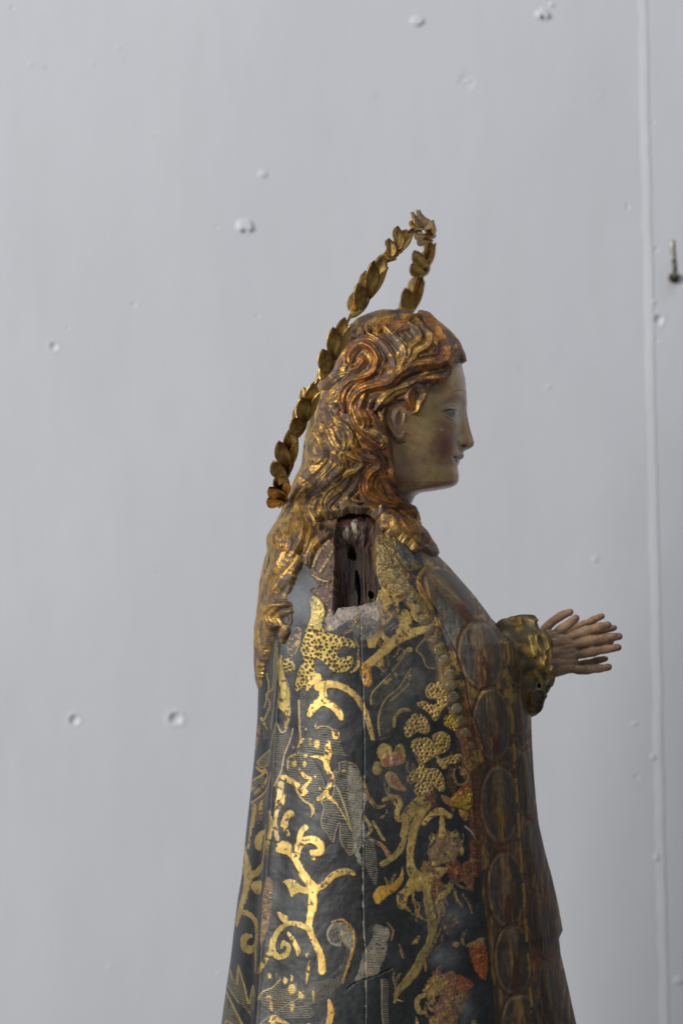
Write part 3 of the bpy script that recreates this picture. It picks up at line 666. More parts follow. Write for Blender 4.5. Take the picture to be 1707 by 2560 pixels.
# left scrolls
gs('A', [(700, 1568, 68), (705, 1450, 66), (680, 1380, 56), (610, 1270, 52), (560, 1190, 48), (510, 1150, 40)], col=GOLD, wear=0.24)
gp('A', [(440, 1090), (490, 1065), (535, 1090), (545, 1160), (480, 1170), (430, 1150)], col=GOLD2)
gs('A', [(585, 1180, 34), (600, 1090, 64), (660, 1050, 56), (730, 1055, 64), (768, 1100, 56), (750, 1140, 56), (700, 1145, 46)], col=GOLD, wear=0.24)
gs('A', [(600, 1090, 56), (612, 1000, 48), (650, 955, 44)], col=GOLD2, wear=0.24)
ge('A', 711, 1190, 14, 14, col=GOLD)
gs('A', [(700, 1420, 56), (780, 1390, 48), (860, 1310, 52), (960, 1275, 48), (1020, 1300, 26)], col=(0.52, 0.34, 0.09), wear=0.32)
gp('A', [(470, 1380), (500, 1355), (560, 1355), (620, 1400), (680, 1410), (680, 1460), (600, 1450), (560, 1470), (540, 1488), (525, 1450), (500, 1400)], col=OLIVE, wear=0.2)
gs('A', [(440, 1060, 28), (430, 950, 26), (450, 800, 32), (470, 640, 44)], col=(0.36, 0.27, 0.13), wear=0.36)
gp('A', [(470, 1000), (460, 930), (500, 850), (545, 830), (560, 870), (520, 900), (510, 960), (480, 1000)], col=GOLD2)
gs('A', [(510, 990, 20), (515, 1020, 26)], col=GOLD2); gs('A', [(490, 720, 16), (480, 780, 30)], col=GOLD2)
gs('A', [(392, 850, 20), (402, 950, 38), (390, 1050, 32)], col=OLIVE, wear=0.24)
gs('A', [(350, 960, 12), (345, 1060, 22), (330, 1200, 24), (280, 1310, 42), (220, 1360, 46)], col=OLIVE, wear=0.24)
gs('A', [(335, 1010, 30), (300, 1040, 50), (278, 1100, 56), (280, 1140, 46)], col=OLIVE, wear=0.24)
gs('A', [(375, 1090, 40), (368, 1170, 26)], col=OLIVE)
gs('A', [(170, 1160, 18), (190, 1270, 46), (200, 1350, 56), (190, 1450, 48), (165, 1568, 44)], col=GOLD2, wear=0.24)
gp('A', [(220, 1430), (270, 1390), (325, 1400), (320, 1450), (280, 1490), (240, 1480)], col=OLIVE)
stain('S', [(679, 2170), (690, 2185), (687, 2240), (680, 2290), (668, 2330), (661, 2330), (664, 2270), (668, 2220)], (0.26, 0.16, 0.09), 3, 0.9)
# lower left
gs('B', [(740, 0, 46), (830, 90, 80), (835, 160, 68), (825, 260, 58), (805, 380, 58), (805, 440, 58), (860, 560, 56), (900, 650, 62), (910, 770, 62)], col=GOLD, wear=0.24)
gs('B', [(800, 440, 46), (740, 410, 50), (640, 400, 42), (560, 450, 42), (510, 540, 42), (500, 620, 46), (540, 680, 50), (610, 650, 48), (630, 590, 38), (590, 560, 42), (572, 600, 28)], col=OLIVE, wear=0.22)
gp('B', [(540, 312), (628, 350), (605, 398), (570, 388)], col=GOLD2)
gs('B', [(490, 640, 38), (440, 740, 36), (400, 820, 30)], col=OLIVE)
gs('B', [(230, 360, 42), (300, 365, 42), (350, 430, 38), (362, 540, 38), (330, 630, 48), (270, 650, 66), (245, 600, 48), (270, 550, 46), (300, 540, 28)], col=OLIVE, wear=0.22)
gs('B', [(345, 650, 30), (350, 820, 26)], col=OLIVE)
gs('B', [(265, 0, 66), (270, 120, 52), (240, 280, 42), (195, 440, 36), (185, 490, 22)], col=GOLD2, wear=0.24)
gs('B', [(630, 480, 28), (680, 550, 40), (710, 620, 44), (705, 660, 18)], col=GOLD2, rag=1.8)
gs('B', [(810, 700, 22), (790, 800, 28), (780, 880, 12)], col=GOLD2, rag=1.8)
for x, y, a, b in [(787, 645, 14, 20), (480, 838, 14, 28), (602, 865, 18, 28), (655, 850, 14, 34), (530, 820, 4, 14), (660, 930, 34, 44), (740, 975, 28, 36), (475, 1020, 22, 18), (490, 1090, 14, 42), (660, 1070, 20, 40), (515, 1175, 36, 24), (840, 950, 8, 60)]:
    ge('B', x, y, a, b, col=GOLD2, rag=2.4, h=0.7)
hatch('B', [(830, 870), (920, 850), (1010, 780), (1080, 700), (1100, 620), (1110, 560), (1090, 520), (1120, 480), (1180, 500), (1170, 600), (1130, 740), (1060, 880), (950, 980), (830, 1050), (740, 1040), (760, 960)], 1.05, 5.0, col=(0.19, 0.15, 0.09))
stain('B', [(950, 450), (1000, 375), (1090, 370), (1150, 420), (1180, 500), (1160, 580), (1100, 560), (1070, 520), (1060, 560), (1000, 550), (955, 510)], (0.27, 0.24, 0.16), 3, 0.7)
sl, sd = cv.ell('B', 1015, 485, 55, 60); cv.put(sl, cv.mask(sl, sd, 2, 3) * 0.75, (0.045, 0.045, 0.04))
line('B', [(1050, 560), (980, 540), (955, 460), (1000, 385)], 14, (0.30, 0.27, 0.18), 0.2)
gs('B', [(990, 372, 16), (1080, 352, 22), (1150, 420, 28), (1176, 500, 22), (1150, 640, 26), (1080, 860, 16)], col=(0.40, 0.22, 0.05), wear=0.34)
hatch('B', [(560, 830), (570, 930), (640, 920), (700, 880), (720, 950), (760, 980), (720, 1050), (620, 1100), (540, 1140), (480, 1120), (400, 1040), (430, 980), (500, 920)], 0.0, 5.0, col=(0.22, 0.18, 0.09))
hatch('B', [(400, 1250), (500, 1170), (640, 1090), (800, 1060), (850, 1130), (760, 1170), (600, 1180), (480, 1260)], -0.1, 5.0, col=(0.17, 0.14, 0.08))
line('B', [(410, 1240), (500, 1150), (600, 1080), (720, 1000)], 10, (0.2, 0.17, 0.12), 0.2); line('B', [(400, 1040), (430, 980), (500, 930), (560, 860)], 12, (0.3, 0.23, 0.1))
gs('B', [(505, 1195, 50), (480, 1280, 46), (520, 1310, 46), (530, 1380, 46)], col=GOLD2, wear=0.34, rag=2)
gs('B', [(540, 1195, 30), (620, 1215, 26), (690, 1280, 16)], col=(0.36, 0.22, 0.07), wear=0.36)
hatch('B', [(500, 1210), (620, 1225), (680, 1285), (560, 1280)], 0.1, 5, col=(0.2, 0.16, 0.08))
gs('B', [(800, 1215, 30), (840, 1290, 62), (790, 1350, 76), (740, 1390, 56)], col=GOLD, wear=0.26)
gs('B', [(970, 1010, 30), (985, 1110, 56), (960, 1220, 46), (910, 1320, 46), (880, 1390, 40)], col=(0.50, 0.27, 0.06), wear=0.32)
hatch('B', [(110, 980), (130, 870), (165, 930), (200, 800), (260, 960), (290, 1090), (320, 940), (360, 1010), (330, 1200), (250, 1130), (160, 1040)], 0.08, 5.0, col=(0.22, 0.18, 0.08))
for pts in ([(130, 870), (150, 930)], [(205, 800), (195, 950)], [(212, 820), (250, 940), (290, 1090), (320, 940), (355, 1020)], [(110, 1010), (160, 1050), (210, 1100)]): line('B', pts, 12, OLIVE, 0.7)
hatch('B', [(95, 1070), (200, 1200), (300, 1380), (40, 1400)], 0.1, 5.2, col=(0.24, 0.19, 0.08))
line('B', [(100, 1060), (190, 1180), (290, 1363)], 18, OLIVE, 0.7); line('B', [(85, 1320), (110, 1280), (165, 1290), (150, 1310)], 14, OLIVE, 0.7)
# right of the crack, below
stain('B', [(1340, 390), (1400, 400), (1460, 430), (1440, 520), (1430, 620), (1390, 700), (1350, 800), (1250, 820), (1180, 850), (1220, 720), (1250, 600), (1280, 560), (1320, 500)], (0.33, 0.29, 0.20), 4, 0.62, 0.65)
hatch('B', [(1300, 400), (1440, 420), (1440, 520), (1430, 620), (1390, 700), (1350, 800), (1280, 820), (1280, 560)], 0.05, 6.0, col=(0.05, 0.05, 0.045), met=0)
line('B', [(1120, 905), (1200, 850), (1340, 803), (1480, 740)], 9, (0.006, 0.006, 0.006), 0, 1, -2.5, 0.1)
hatch('B', [(1395, 830), (1445, 840), (1450, 1000), (1455, 1150), (1500, 1290), (1460, 1300), (1410, 1150), (1400, 1000)], 0.05, 5.0, col=(0.22, 0.19, 0.13))
line('B', [(1400, 830), (1405, 1150), (1460, 1300)], 8, (0.3, 0.24, 0.14), 0.3)
stain('B', [(1050, 1270), (1170, 1260), (1175, 1380), (1045, 1380)], (0.16, 0.13, 0.08), 2, 0.8); stain('B', [(1075, 1290), (1150, 1285), (1150, 1380), (1070, 1380)], (0.09, 0.035, 0.02), 2, 0.9)
# D quarter: stems and burnt patches
gs('D', [(265, 0, 56), (240, 150, 48), (240, 260, 52), (260, 330, 76), (310, 380, 90), (300, 440, 50)], col=GOLD2, wear=0.32)
gs('D', [(360, 470, 50), (370, 550, 64), (390, 640, 66), (400, 740, 64), (370, 840, 46), (320, 930, 56), (280, 1020, 64), (220, 1100, 62), (150, 1180, 36), (125, 1260, 18)], col=OLIVE, wear=0.34)
stain('D', [(380, 100), (460, 40), (560, 30), (600, 90), (620, 160), (560, 230), (500, 270), (400, 270), (370, 200)], (0.21, 0.125, 0.065), 7, 0.8)
for x, y, a, b in [(400, 90, 22, 40), (480, 40, 20, 36), (565, 60, 30, 30), (615, 180, 18, 30), (400, 265, 30, 18), (560, 120, 26, 18), (510, 190, 18, 14)]: ge('D', x, y, a, b, col=GOLD2, rag=3.5, wear=0.4)
gp('D', [(330, 370), (380, 320), (430, 290), (515, 295), (480, 350), (430, 380), (370, 400)], col=GOLD2, rag=3.5, wear=0.40)
gp('D', [(450, 405), (500, 420), (550, 395), (545, 450), (500, 500), (450, 535), (440, 490), (480, 450)], col=GOLD2, rag=2.5, wear=0.4)
stain('D', [(640, 250), (700, 300), (700, 430), (680, 470), (620, 400), (600, 330)], (0.14, 0.055, 0.02), 5, 0.9)
stain('D', [(690, 850), (780, 830), (800, 1000), (775, 1105), (725, 1060), (665, 900)], (0.24, 0.055, 0.012), 5, 0.95, 0.5)
stain('D', [(640, 860), (740, 810), (780, 820), (700, 870)], (0.30, 0.19, 0.05), 3, 0.8)
stain('D', [(570, 1065), (640, 1090), (695, 1150), (620, 1185), (560, 1110)], (0.18, 0.045, 0.013), 4, 0.9)
stain('D', [(400, 1040), (470, 1050), (560, 1050), (580, 1200), (560, 1300), (580, 1400), (510, 1500), (420, 1570), (400, 1480), (440, 1400), (390, 1310), (450, 1220), (430, 1120)], (0.17, 0.075, 0.036), 7, 0.8)
gs('D', [(350, 1200, 26), (290, 1240, 36), (300, 1320, 36), (345, 1332, 18)], col=GOLD2, wear=0.36)
for x, y, a, b in [(400, 1245, 26, 34), (460, 1150, 22, 70), (500, 1255, 18, 16), (520, 1440, 30, 30), (430, 1090, 30, 20), (300, 1480, 24, 40), (570, 850, 26, 20), (430, 1530, 26, 44), (700, 1420, 20, 26), (480, 1340, 14, 14)]: ge('D', x, y, a, b, col=GOLD2, rag=3.5, wear=0.4)
for x, y, rx, ry, k in [(540, 640, 120, 120, 0.5), (480, 930, 110, 80, 0.8), (640, 1320, 70, 110, 0.6), (380, 620, 60, 100, .3)]: dusty('D', x, y, rx, ry, (0.09, 0.095, 0.10), k)
line('D', [(640, 0), (690, 50), (720, 100)], 10, (0.35, 0.33, 0.25), 0.2); 
# C quarter lower
stain('C', [(560, 1360), (640, 1300), (690, 1280), (730, 1340), (700, 1440), (620, 1430), (560, 1400)], (0.55, 0.36, 0.05), 3, 0.9, 0.4, 0.7, h=1.2)
stain('C', [(580, 1330), (650, 1260), (700, 1270), (640, 1340)], (0.30, 0.07, 0.02), 3, 0.9)
gp('C', [(615, 1440), (660, 1450), (705, 1490), (680, 1520), (635, 1495)], col=ORANGE, wear=0.36)
gs('C', [(350, 1540, 36), (420, 1470, 46), (480, 1455, 56), (550, 1490, 36)], col=GOLD, wear=0.36, rag=2)
gs('C', [(490, 1500, 36), (490, 1570, 46), (480, 1640, 40)], col=GOLD, wear=0.36, rag=2)
gs('C', [(330, 1360, 74), (280, 1440, 66), (230, 1510, 60), (200, 1631, 56)], col=GOLD2, wear=0.36)
gp('C', [(480, 1330), (540, 1350), (600, 1400), (560, 1420), (500, 1380)], col=(0.4, 0.2, 0.06), wear=0.4, rag=2.5)
outline('C', [(590, 1120), (640, 1130), (690, 1180), (680, 1240), (610, 1250), (580, 1180)], 16, (0.35, 0.25, 0.1), wear=0.4)
stain('C', [(630, 1140), (670, 1150), (660, 1190), (630, 1180)], (0.3, 0.16, 0.06), 2, 0.9)
dusty('S', 745, 1475, 32, 46, (0.11, 0.13, 0.14), 0.75); dusty('S', 755, 1505, 24, 30, (0.22, 0.24, 0.25), 0.5); dusty('S', 735, 1600, 20, 60, (0.10, 0.12, 0.125), 0.6)
dusty('S', 925, 1545, 60, 30, (0.16, 0.17, 0.165), 0.7); dusty('S', 1010, 1690, 70, 90, (0.07, 0.075, 0.07), 0.5); dusty('S', 1000, 1930, 60, 70, (0.06, 0.065, 0.06), 0.5)
# long vertical crack with chips of ground showing
sl, sd, lat, hw, ar, L = cv.stroke('S', [(900, 1560), (902, 1650), (906, 1740), (908, 1880), (906, 1990), (904, 2130), (905, 2260), (909, 2330), (911, 2440), (909, 2560), (908, 2640)], 2.6, full=True)
cv.h[sl] -= 1.6 * (sd < 0.3)
sd = sd + (cv.n12[sl] - 0.45) * 2.6
br = sstep(0.48, 0.62, fbm(cv.Y[sl] / 16, cv.X[sl] * 0 + 3, 3))
cv.put(sl, (sd < 0.2) * br * 0.75, (0.40, 0.36, 0.28), 0, 0.7)
cv.put(sl, (sd < 0.3) * (1 - br) * 0.5, (0.006, 0.006, 0.006))

stain('E', [(440, 90), (600, 60), (830, 60), (860, 200), (820, 240), (600, 200), (560, 300), (470, 330), (430, 250)], (0.13, 0.075, 0.045), 2, 0.95, 0.6)
# --- empty arm socket in the shoulder
SOCK = [(590, 120), (640, 95), (700, 82), (770, 85), (825, 100), (815, 250), (812, 400), (822, 560), (812, 615), (720, 640), (590, 655), (560, 700), (565, 560), (575, 400), (568, 250)]
stain('E', [(430, 560), (470, 540), (570, 520), (580, 680), (560, 740), (540, 800), (510, 760), (520, 660), (480, 600)], (0.17, 0.10, 0.085), 3, 0.9, 0.7, h=-2)
stain('E', [(430, 420), (480, 310), (560, 220), (600, 120), (600, 540), (480, 520), (450, 470)], (0.15, 0.085, 0.055), 4, 0.9, 0.6, h=1.5)
for pts in ([(450, 420, 20), (480, 340, 26), (540, 270, 20)], [(480, 470, 16), (520, 400, 22), (560, 330, 16)], [(445, 470, 14), (500, 500, 18), (560, 510, 10)]): line('E', pts, None, (0.36, 0.25, 0.12), 0.4, 0.8, 3.5, 0.4)
stain('E', [(520, 700), (640, 640), (820, 610), (830, 720), (760, 760), (640, 740), (560, 790), (510, 780)], (0.38, 0.32, 0.27), 2.5, 0.9, 0.7, h=-1)
stain('E', [(640, 740), (760, 720), (820, 740), (810, 830), (720, 830)], (0.10, 0.10, 0.09), 3, 0.8)
sl, sd = cv.poly('E', SOCK, smooth=False)
m = sstep(1.2, -1.2, sd + (cv.n5[sl] - 0.5) * 3)
X, Y = cv.X[sl], cv.Y[sl]
wood = fbm(X / 5, Y / 60, 4)
wc = np.asarray((0.046, 0.026, 0.017)) * (0.3 + 1.3 * wood)[..., None]
top = sstep(1375, 1300, Y) * sstep(0.30, 0.55, cv.n12[sl])
wc = wc * (1 - top[..., None]) + np.asarray((0.075, 0.022, 0.012)) * top[..., None]
cv.put(sl, m, wc, 0.0, 0.6)
floor_ = sstep(1508, 1492, Y + (X - 885) * 0.1)
cv.put(sl, m, h=0); cv.h[sl] = cv.h[sl] * (1 - m) + m * ((-36 - 8 * wood) * sstep(1290, 1345, Y + (cv.n12[sl] - 0.5) * 30) - 8 + (cv.n12[sl] - 0.5) * 10 * sstep(1360, 1320, Y))
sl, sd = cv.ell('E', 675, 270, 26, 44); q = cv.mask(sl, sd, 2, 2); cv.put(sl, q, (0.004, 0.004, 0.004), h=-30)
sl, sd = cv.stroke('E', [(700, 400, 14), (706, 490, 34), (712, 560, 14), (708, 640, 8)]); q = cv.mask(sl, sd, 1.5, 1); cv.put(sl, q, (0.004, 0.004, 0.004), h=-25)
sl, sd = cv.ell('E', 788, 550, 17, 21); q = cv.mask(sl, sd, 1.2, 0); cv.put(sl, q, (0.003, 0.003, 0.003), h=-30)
for x, y, a, b in [(635, 180, 20, 22), (692, 155, 16, 32), (680, 150, 10, 14)]:
    sl, sd = cv.ell('E', x, y, a, b); q = cv.mask(sl, sd, 1.5, 4, 0.4); cv.put(sl, q, (0.40, 0.36, 0.27), 0, 0.8, h=1)

# ------------------------------------------------------------------ robe mesh
sl0, sd0 = cv.poly('E', SOCK, smooth=False)
cv.gr[sl0] *= sstep(-2, 2, sd0)
cv.h += cv.gr
rows = np.concatenate([np.arange(1262, 2590, 1.4), np.arange(2590, 2900, 10.0), [2900.0]])
cols, side = columns(690, 110)
n_ = np.full(len(rows), 2.35)
xl, xr, dd = smooth1(interp(ROBE_XL, rows), 9), smooth1(interp(ROBE_XR, rows), 5), smooth1(interp(ROBE_D, rows), 25)
P = body_grid(rows, xl, xr, dd, n_, cols, side)
# the bulge of the bent forearm under the mantle
q = np.exp(-((P[..., 0] - 1240) / 110) ** 2 - ((rows[:, None] - 1690) / 130) ** 2)
P[..., 1] += q * 26 * side[None, :] * (np.abs(cols)[None, :] < 0.999)
Nn = normals(P)
c, me_, ro, h = cv.sample(P[..., 0], np.broadcast_to(rows[:, None], P.shape[:2]))
fade = sstep(1.0, 0.985, np.abs(cols))[None, :]
P = P + Nn * (h * (0.35 + 0.65 * fade))[..., None]
V = to_world(P)
nr, nc = P.shape[:2]
quads = grid_quads(nr, nc, True)
MAT_ROBE = surface_material("robe_gilding", 0.13, 700.0, 0.25)
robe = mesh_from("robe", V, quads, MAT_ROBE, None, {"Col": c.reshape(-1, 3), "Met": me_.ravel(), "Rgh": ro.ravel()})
adopt(robe)
robe["label"] = "dark mantle with raised gilt scrolls and medallion band"

# closing face under the hem, out of frame
def robe_surface(px, py):       # depth of the near side of the robe at a point (design units)
    i = np.clip(int((py - 1262) / 1.4), 0, nr - 1)
    row = P[i, :690]
    j = int(np.argmin(np.abs(row[:, 0] - px)))
    return row[j, 1], Nn[i, j]

# pearls on the hem
def pearl_mesh():
    nu, nv = 14, 8; v = []
    for a in range(nv):
        t = math.pi * 0.62 * a / (nv - 1)
        for b in range(nu):
            p = 2 * math.pi * b / nu
            v.append((math.sin(t) * math.cos(p), math.sin(t) * math.sin(p), math.cos(t) * 0.38))
    return np.array(v), grid_quads(nv, nu, True)[:, ::-1]
pv, pq = pearl_mesh()
mat_pearl = bpy.data.materials.new("pearl_glass"); mat_pearl.use_nodes = True
b_ = mat_pearl.node_tree.nodes["Principled BSDF"]
nzp = mat_pearl.node_tree.nodes.new("ShaderNodeTexNoise"); nzp.inputs["Scale"].default_value = 160
crp = mat_pearl.node_tree.nodes.new("ShaderNodeValToRGB")
crp.color_ramp.elements[0].color = (0.16, 0.12, 0.055, 1); crp.color_ramp.elements[0].position = 0.35
crp.color_ramp.elements[1].color = (0.32, 0.28, 0.18, 1); crp.color_ramp.elements[1].position = 0.65
gmp = mat_pearl.node_tree.nodes.new("ShaderNodeNewGeometry")
mat_pearl.node_tree.links.new(gmp.outputs["Position"], nzp.inputs["Vector"])
mat_pearl.node_tree.links.new(nzp.outputs["Fac"], crp.inputs[0]); mat_pearl.node_tree.links.new(crp.outputs[0], b_.inputs["Base Color"])
b_.inputs["Roughness"].default_value = 0.2
b_.inputs["Alpha"].default_value = 0.45
PEARLS = [('E', 905, 415, 20), ('E', 933, 462, 24), ('E', 962, 505, 24), ('E', 995, 558, 25), ('E', 1022, 606, 26), ('E', 1065, 665, 30), ('E', 1096, 738, 29), ('E', 1127, 787, 29), ('E', 1157, 842, 29), ('E', 1186, 902, 31), ('E', 1214, 964, 33),
          ('E', 1245, 1048, 33), ('E', 1252, 1110, 31), ('E', 1266, 1176, 30), ('E', 1284, 1246, 30), ('E', 1310, 1320, 29), ('E', 1335, 1388, 27), ('C', 705, 965, 34), ('C', 715, 1068, 22), ('E', 1180, 1260, 0)]
pm = None
for v, x, y, r in PEARLS:
    if r == 0: continue
    x, y, r = T(v, [(x, y, r)])[0]
    yd, nn = robe_surface(x, y)
    if pm is None:
        po = mesh_from("pearl", pv, pq, mat_pearl); pm = po.data
    else:
        po = bpy.data.objects.new("pearl", pm); COL.objects.link(po)
    po.parent = robe
    base = Vector(((x - CX) * S, yd * S, (CY - y) * S + ZC))
    nv_ = Vector((nn[0], nn[1], nn[2]))
    po.matrix_local = Matrix.Translation(base) @ nv_.to_track_quat('Z', 'Y').to_matrix().to_4x4() @ Matrix.Scale(r * S * 1.12, 4)


# ------------------------------------------------------------------ head (skin)
SKIN = (0.55, 0.34, 0.145)
cv = Canvas(900, 780, 1200, 1340, 2.0, SKIN, 0.38)
A_ = (slice(None), slice(None))
cv.put(A_, sstep(0.4, 0.7, cv.n90) * 0.5, (0.43, 0.31, 0.15))
cv.put(A_, sstep(0.5, 0.75, cv.n30) * 0.25, (0.30, 0.22, 0.16))
cv.put(A_, sstep(0.66, 0.8, cv.n5) * 0.3, (0.20, 0.14, 0.09))
cv.put(A_, sstep(0.52, 0.66, cv.n12) * 0.22, (0.30, 0.19, 0.09)); cv.put(A_, sstep(0.5, 0.34, cv.n12) * 0.18, (0.58, 0.45, 0.30))
cv.h += (cv.n30 - 0.5) * 1.2 + (cv.n12 - 0.5) * 0.5
def tint(v, x, y, rx, ry, col, k, rot=0):
    sl, q = cv.gauss(v, x, y, rx, ry, rot); cv.put(sl, q * k, col)
def push(v, x, y, rx, ry, hh, rot=0):
    sl, q = cv.gauss(v, x, y, rx, ry, rot); cv.h[sl] += q * hh
def ink(v, pts, w=None, col=(0.05, 0.03, 0.02), k=0.9, h=0.0, soft=0.7):
    sl, sd = cv.stroke(v, pts, w); m = sstep(soft, -soft, sd) * k; cv.put(sl, m, col, h=h)
tint('F', 1020, 450, 130, 160, (0.55, 0.42, 0.28), 0.7)
tint('F', 830, 1420, 170, 260, (0.22, 0.075, 0.05), 0.95)
tint('F', 800, 1180, 120, 110, (0.30, 0.13, 0.10), 0.45)
tint('F', 560, 1080, 160, 180, (0.46, 0.36, 0.15), 0.6)
tint('F', 720, 1820, 220, 130, (0.36, 0.26, 0.09), 0.7)
tint('F', 760, 1960, 220, 60, (0.20, 0.11, 0.05), 0.6)
tint('F', 300, 1750, 160, 200, (0.38, 0.25, 0.16), 0.5)
tint('F', 1160, 1350, 90, 80, (0.36, 0.19, 0.09), 0.6)
tint('F', 640, 640, 150, 110, (0.25, 0.18, 0.09), 0.7)
tint('F', 850, 880, 160, 80, (0.30, 0.22, 0.13), 0.5)
tint('F', 1060, 1050, 60, 100, (0.27, 0.20, 0.11), 0.5)
tint('F', 130, 1100, 130, 260, (0.22, 0.12, 0.08), 0.7)
tint('F', 300, 2080, 120, 130, (0.46, 0.38, 0.30), 0.7)
cr_ = np.abs(fbm(cv.X / 7 + 3, cv.Y / 7, 2) - 0.5)
cv.put(A_, sstep(0.018, 0.004, cr_) * 0.16, (0.12, 0.08, 0.05)); cv.h -= sstep(0.018, 0.004, cr_) * 0.15
# eye
push('F', 700, 1320, 200, 240, 4.0); push('F', 970, 1850, 110, 110, 3.0); push('F', 960, 850, 150, 90, -5.5); push('F', 1060, 1000, 70, 90, -4.0); push('F', 905, 1000, 120, 70, -2.0)
push('F', 925, 965, 85, 62, 5.5)
push('F', 1010, 720, 160, 45, 1.0)
ink('F', [(790, 925, 18), (850, 895, 34), (930, 868, 40), (985, 868, 36), (1012, 905, 18)], col=(0.40, 0.30, 0.19), k=0.7, h=1.6, soft=1.6)
ink('F', [(800, 895, 8), (870, 865, 9), (950, 840, 9), (1010, 850, 8)], col=(0.20, 0.13, 0.08), k=0.55, h=-1.0, soft=1.2)
sl, sd = cv.poly('F', [(805, 975), (870, 948), (940, 940), (1000, 945), (985, 1000), (960, 1062), (900, 1035), (850, 1008)])
cv.put(sl, sstep(0.6, -0.6, sd), (0.30, 0.27, 0.20), rgh=0.2)
sl, sd = cv.ell('F', 955, 980, 32, 44); cv.put(sl, sstep(0.6, -0.6, sd), (0.10, 0.12, 0.12), rgh=0.15)
sl, sd = cv.ell('F', 968, 972, 15, 22); cv.put(sl, sstep(0.5, -0.5, sd), (0.012, 0.012, 0.014), rgh=0.1)
ink('F', [(785, 968, 10), (850, 941, 22), (930, 928, 27), (1010, 935, 32)], col=(0.012, 0.008, 0.006), k=1.0, h=0.8)
ink('F', [(810, 1004, 9), (880, 1038, 11), (955, 1072, 10)], col=(0.46, 0.36, 0.23), k=0.9, h=1.4)
ink('F', [(815, 1022, 8), (880, 1058, 10), (955, 1090, 8)], col=(0.2, 0.12, 0.09), k=0.5, h=-0.6, soft=1.4)
ink('F', [(920, 702, 5), (970, 682, 9), (1040, 655, 13), (1100, 668, 17), (1150, 705, 22)], col=(0.06, 0.034, 0.022), k=0.85, soft=1.4)
# nose wing and nostril
push('F', 1095, 1385, 55, 48, 7.0); push('F', 1000, 1400, 30, 50, -2.0)
sl, sd = cv.ell('F', 1100, 1425, 42, 20, -0.1); cv.put(sl, sstep(1.2, -1.2, sd), (0.04, 0.02, 0.012), h=-4.0)
ink('F', [(1035, 1350, 10), (1020, 1400, 12), (1050, 1450, 8)], col=(0.2, 0.12, 0.07), k=0.5, h=-1.2, soft=1.4)
# mouth
sl, sd = cv.poly('F', [(968, 1578), (1010, 1560), (1065, 1550), (1150, 1555), (1150, 1600), (1090, 1612), (1050, 1615), (1000, 1605)])
cv.put(sl, sstep(0.8, -0.8, sd) * 0.9, (0.15, 0.035, 0.025), h=2.2)
ink('F', [(965, 1585, 7), (1020, 1608, 10), (1080, 1618, 11), (1130, 1616, 10)], col=(0.035, 0.014, 0.01), h=-2.5)
sl, sd = cv.poly('F', [(1000, 1620), (1100, 1622), (1090, 1670), (1040, 1690), (1010, 1665)])
cv.put(sl, sstep(0.8, -0.8, sd) * 0.6, (0.26, 0.11, 0.07), h=2.4)
push('F', 960, 1590, 28, 36, -3.0); push('F', 930, 1560, 60, 130, 2.0)
tint('F', 1010, 1720, 50, 26, (0.2, 0.13, 0.08), 0.5)
# ear
push('F', 150, 1080, 170, 260, 5.0)
ink('F', [(300, 930, 40), (240, 880, 48), (150, 868, 52), (70, 930, 48), (35, 1050, 44), (55, 1160, 44), (110, 1260, 44), (170, 1330, 52), (240, 1325, 56), (270, 1260, 46)], col=(0.26, 0.14, 0.085), k=0.75, h=3.6, soft=2.2)
ink('F', [(180, 960, 30), (130, 1040, 30), (120, 1130, 30), (180, 1240, 26)], col=(0.30, 0.18, 0.12), k=0.5, h=2.5, soft=2.0)
sl, sd = cv.ell('F', 205, 1060, 42, 95, 0.1); cv.put(sl, sstep(4, -4, sd) * 0.7, (0.13, 0.06, 0.045), h=-5.0)
sl, q = cv.gauss('F', 130, 1080, 150, 260); cv.put(sl, q, rgh=0.6)
ink('F', [(95, 960, 12), (75, 1050, 12), (110, 1170, 12)], col=(0.12, 0.06, 0.045), k=0.7, h=-4.0, soft=1.6)
ink('F', [(275, 1010, 30), (265, 1090, 30)], col=(0.33, 0.2, 0.14), k=0.5, h=5.0, soft=2)
ink('F', [(20, 1160, 20), (90, 1310, 30), (170, 1400, 40), (280, 1390, 30)], col=(0.07, 0.04, 0.025), k=0.6, h=-5, soft=3)
# shadowy painted hairline wash
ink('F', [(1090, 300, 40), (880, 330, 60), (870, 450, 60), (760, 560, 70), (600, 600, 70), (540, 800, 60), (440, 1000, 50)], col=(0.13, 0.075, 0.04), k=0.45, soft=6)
for x, y, r in [(425, 1508, 7), (120, 1205, 7), (300, 1885, 5), (640, 1330, 4)]:
    sl, sd = cv.ell('F', x, y, r, r); cv.put(sl, sstep(0.6, -0.6, sd) * 0.8, (0.03, 0.02, 0.015))
sl, sd = cv.poly('F', [(750, 1195), (775, 1195), (797, 1220), (782, 1230), (765, 1215)]); cv.put(sl, cv.mask(sl, sd, 0.8, 1.5) * 0.5, (0.7, 0.6, 0.52), rgh=0.12)  # small pale glint painted on the cheek as a highlight
sl, sd = cv.ell('F', 800, 1200, 150, 130); cv.put(sl, sstep(10, -10, sd), rgh=0.24)

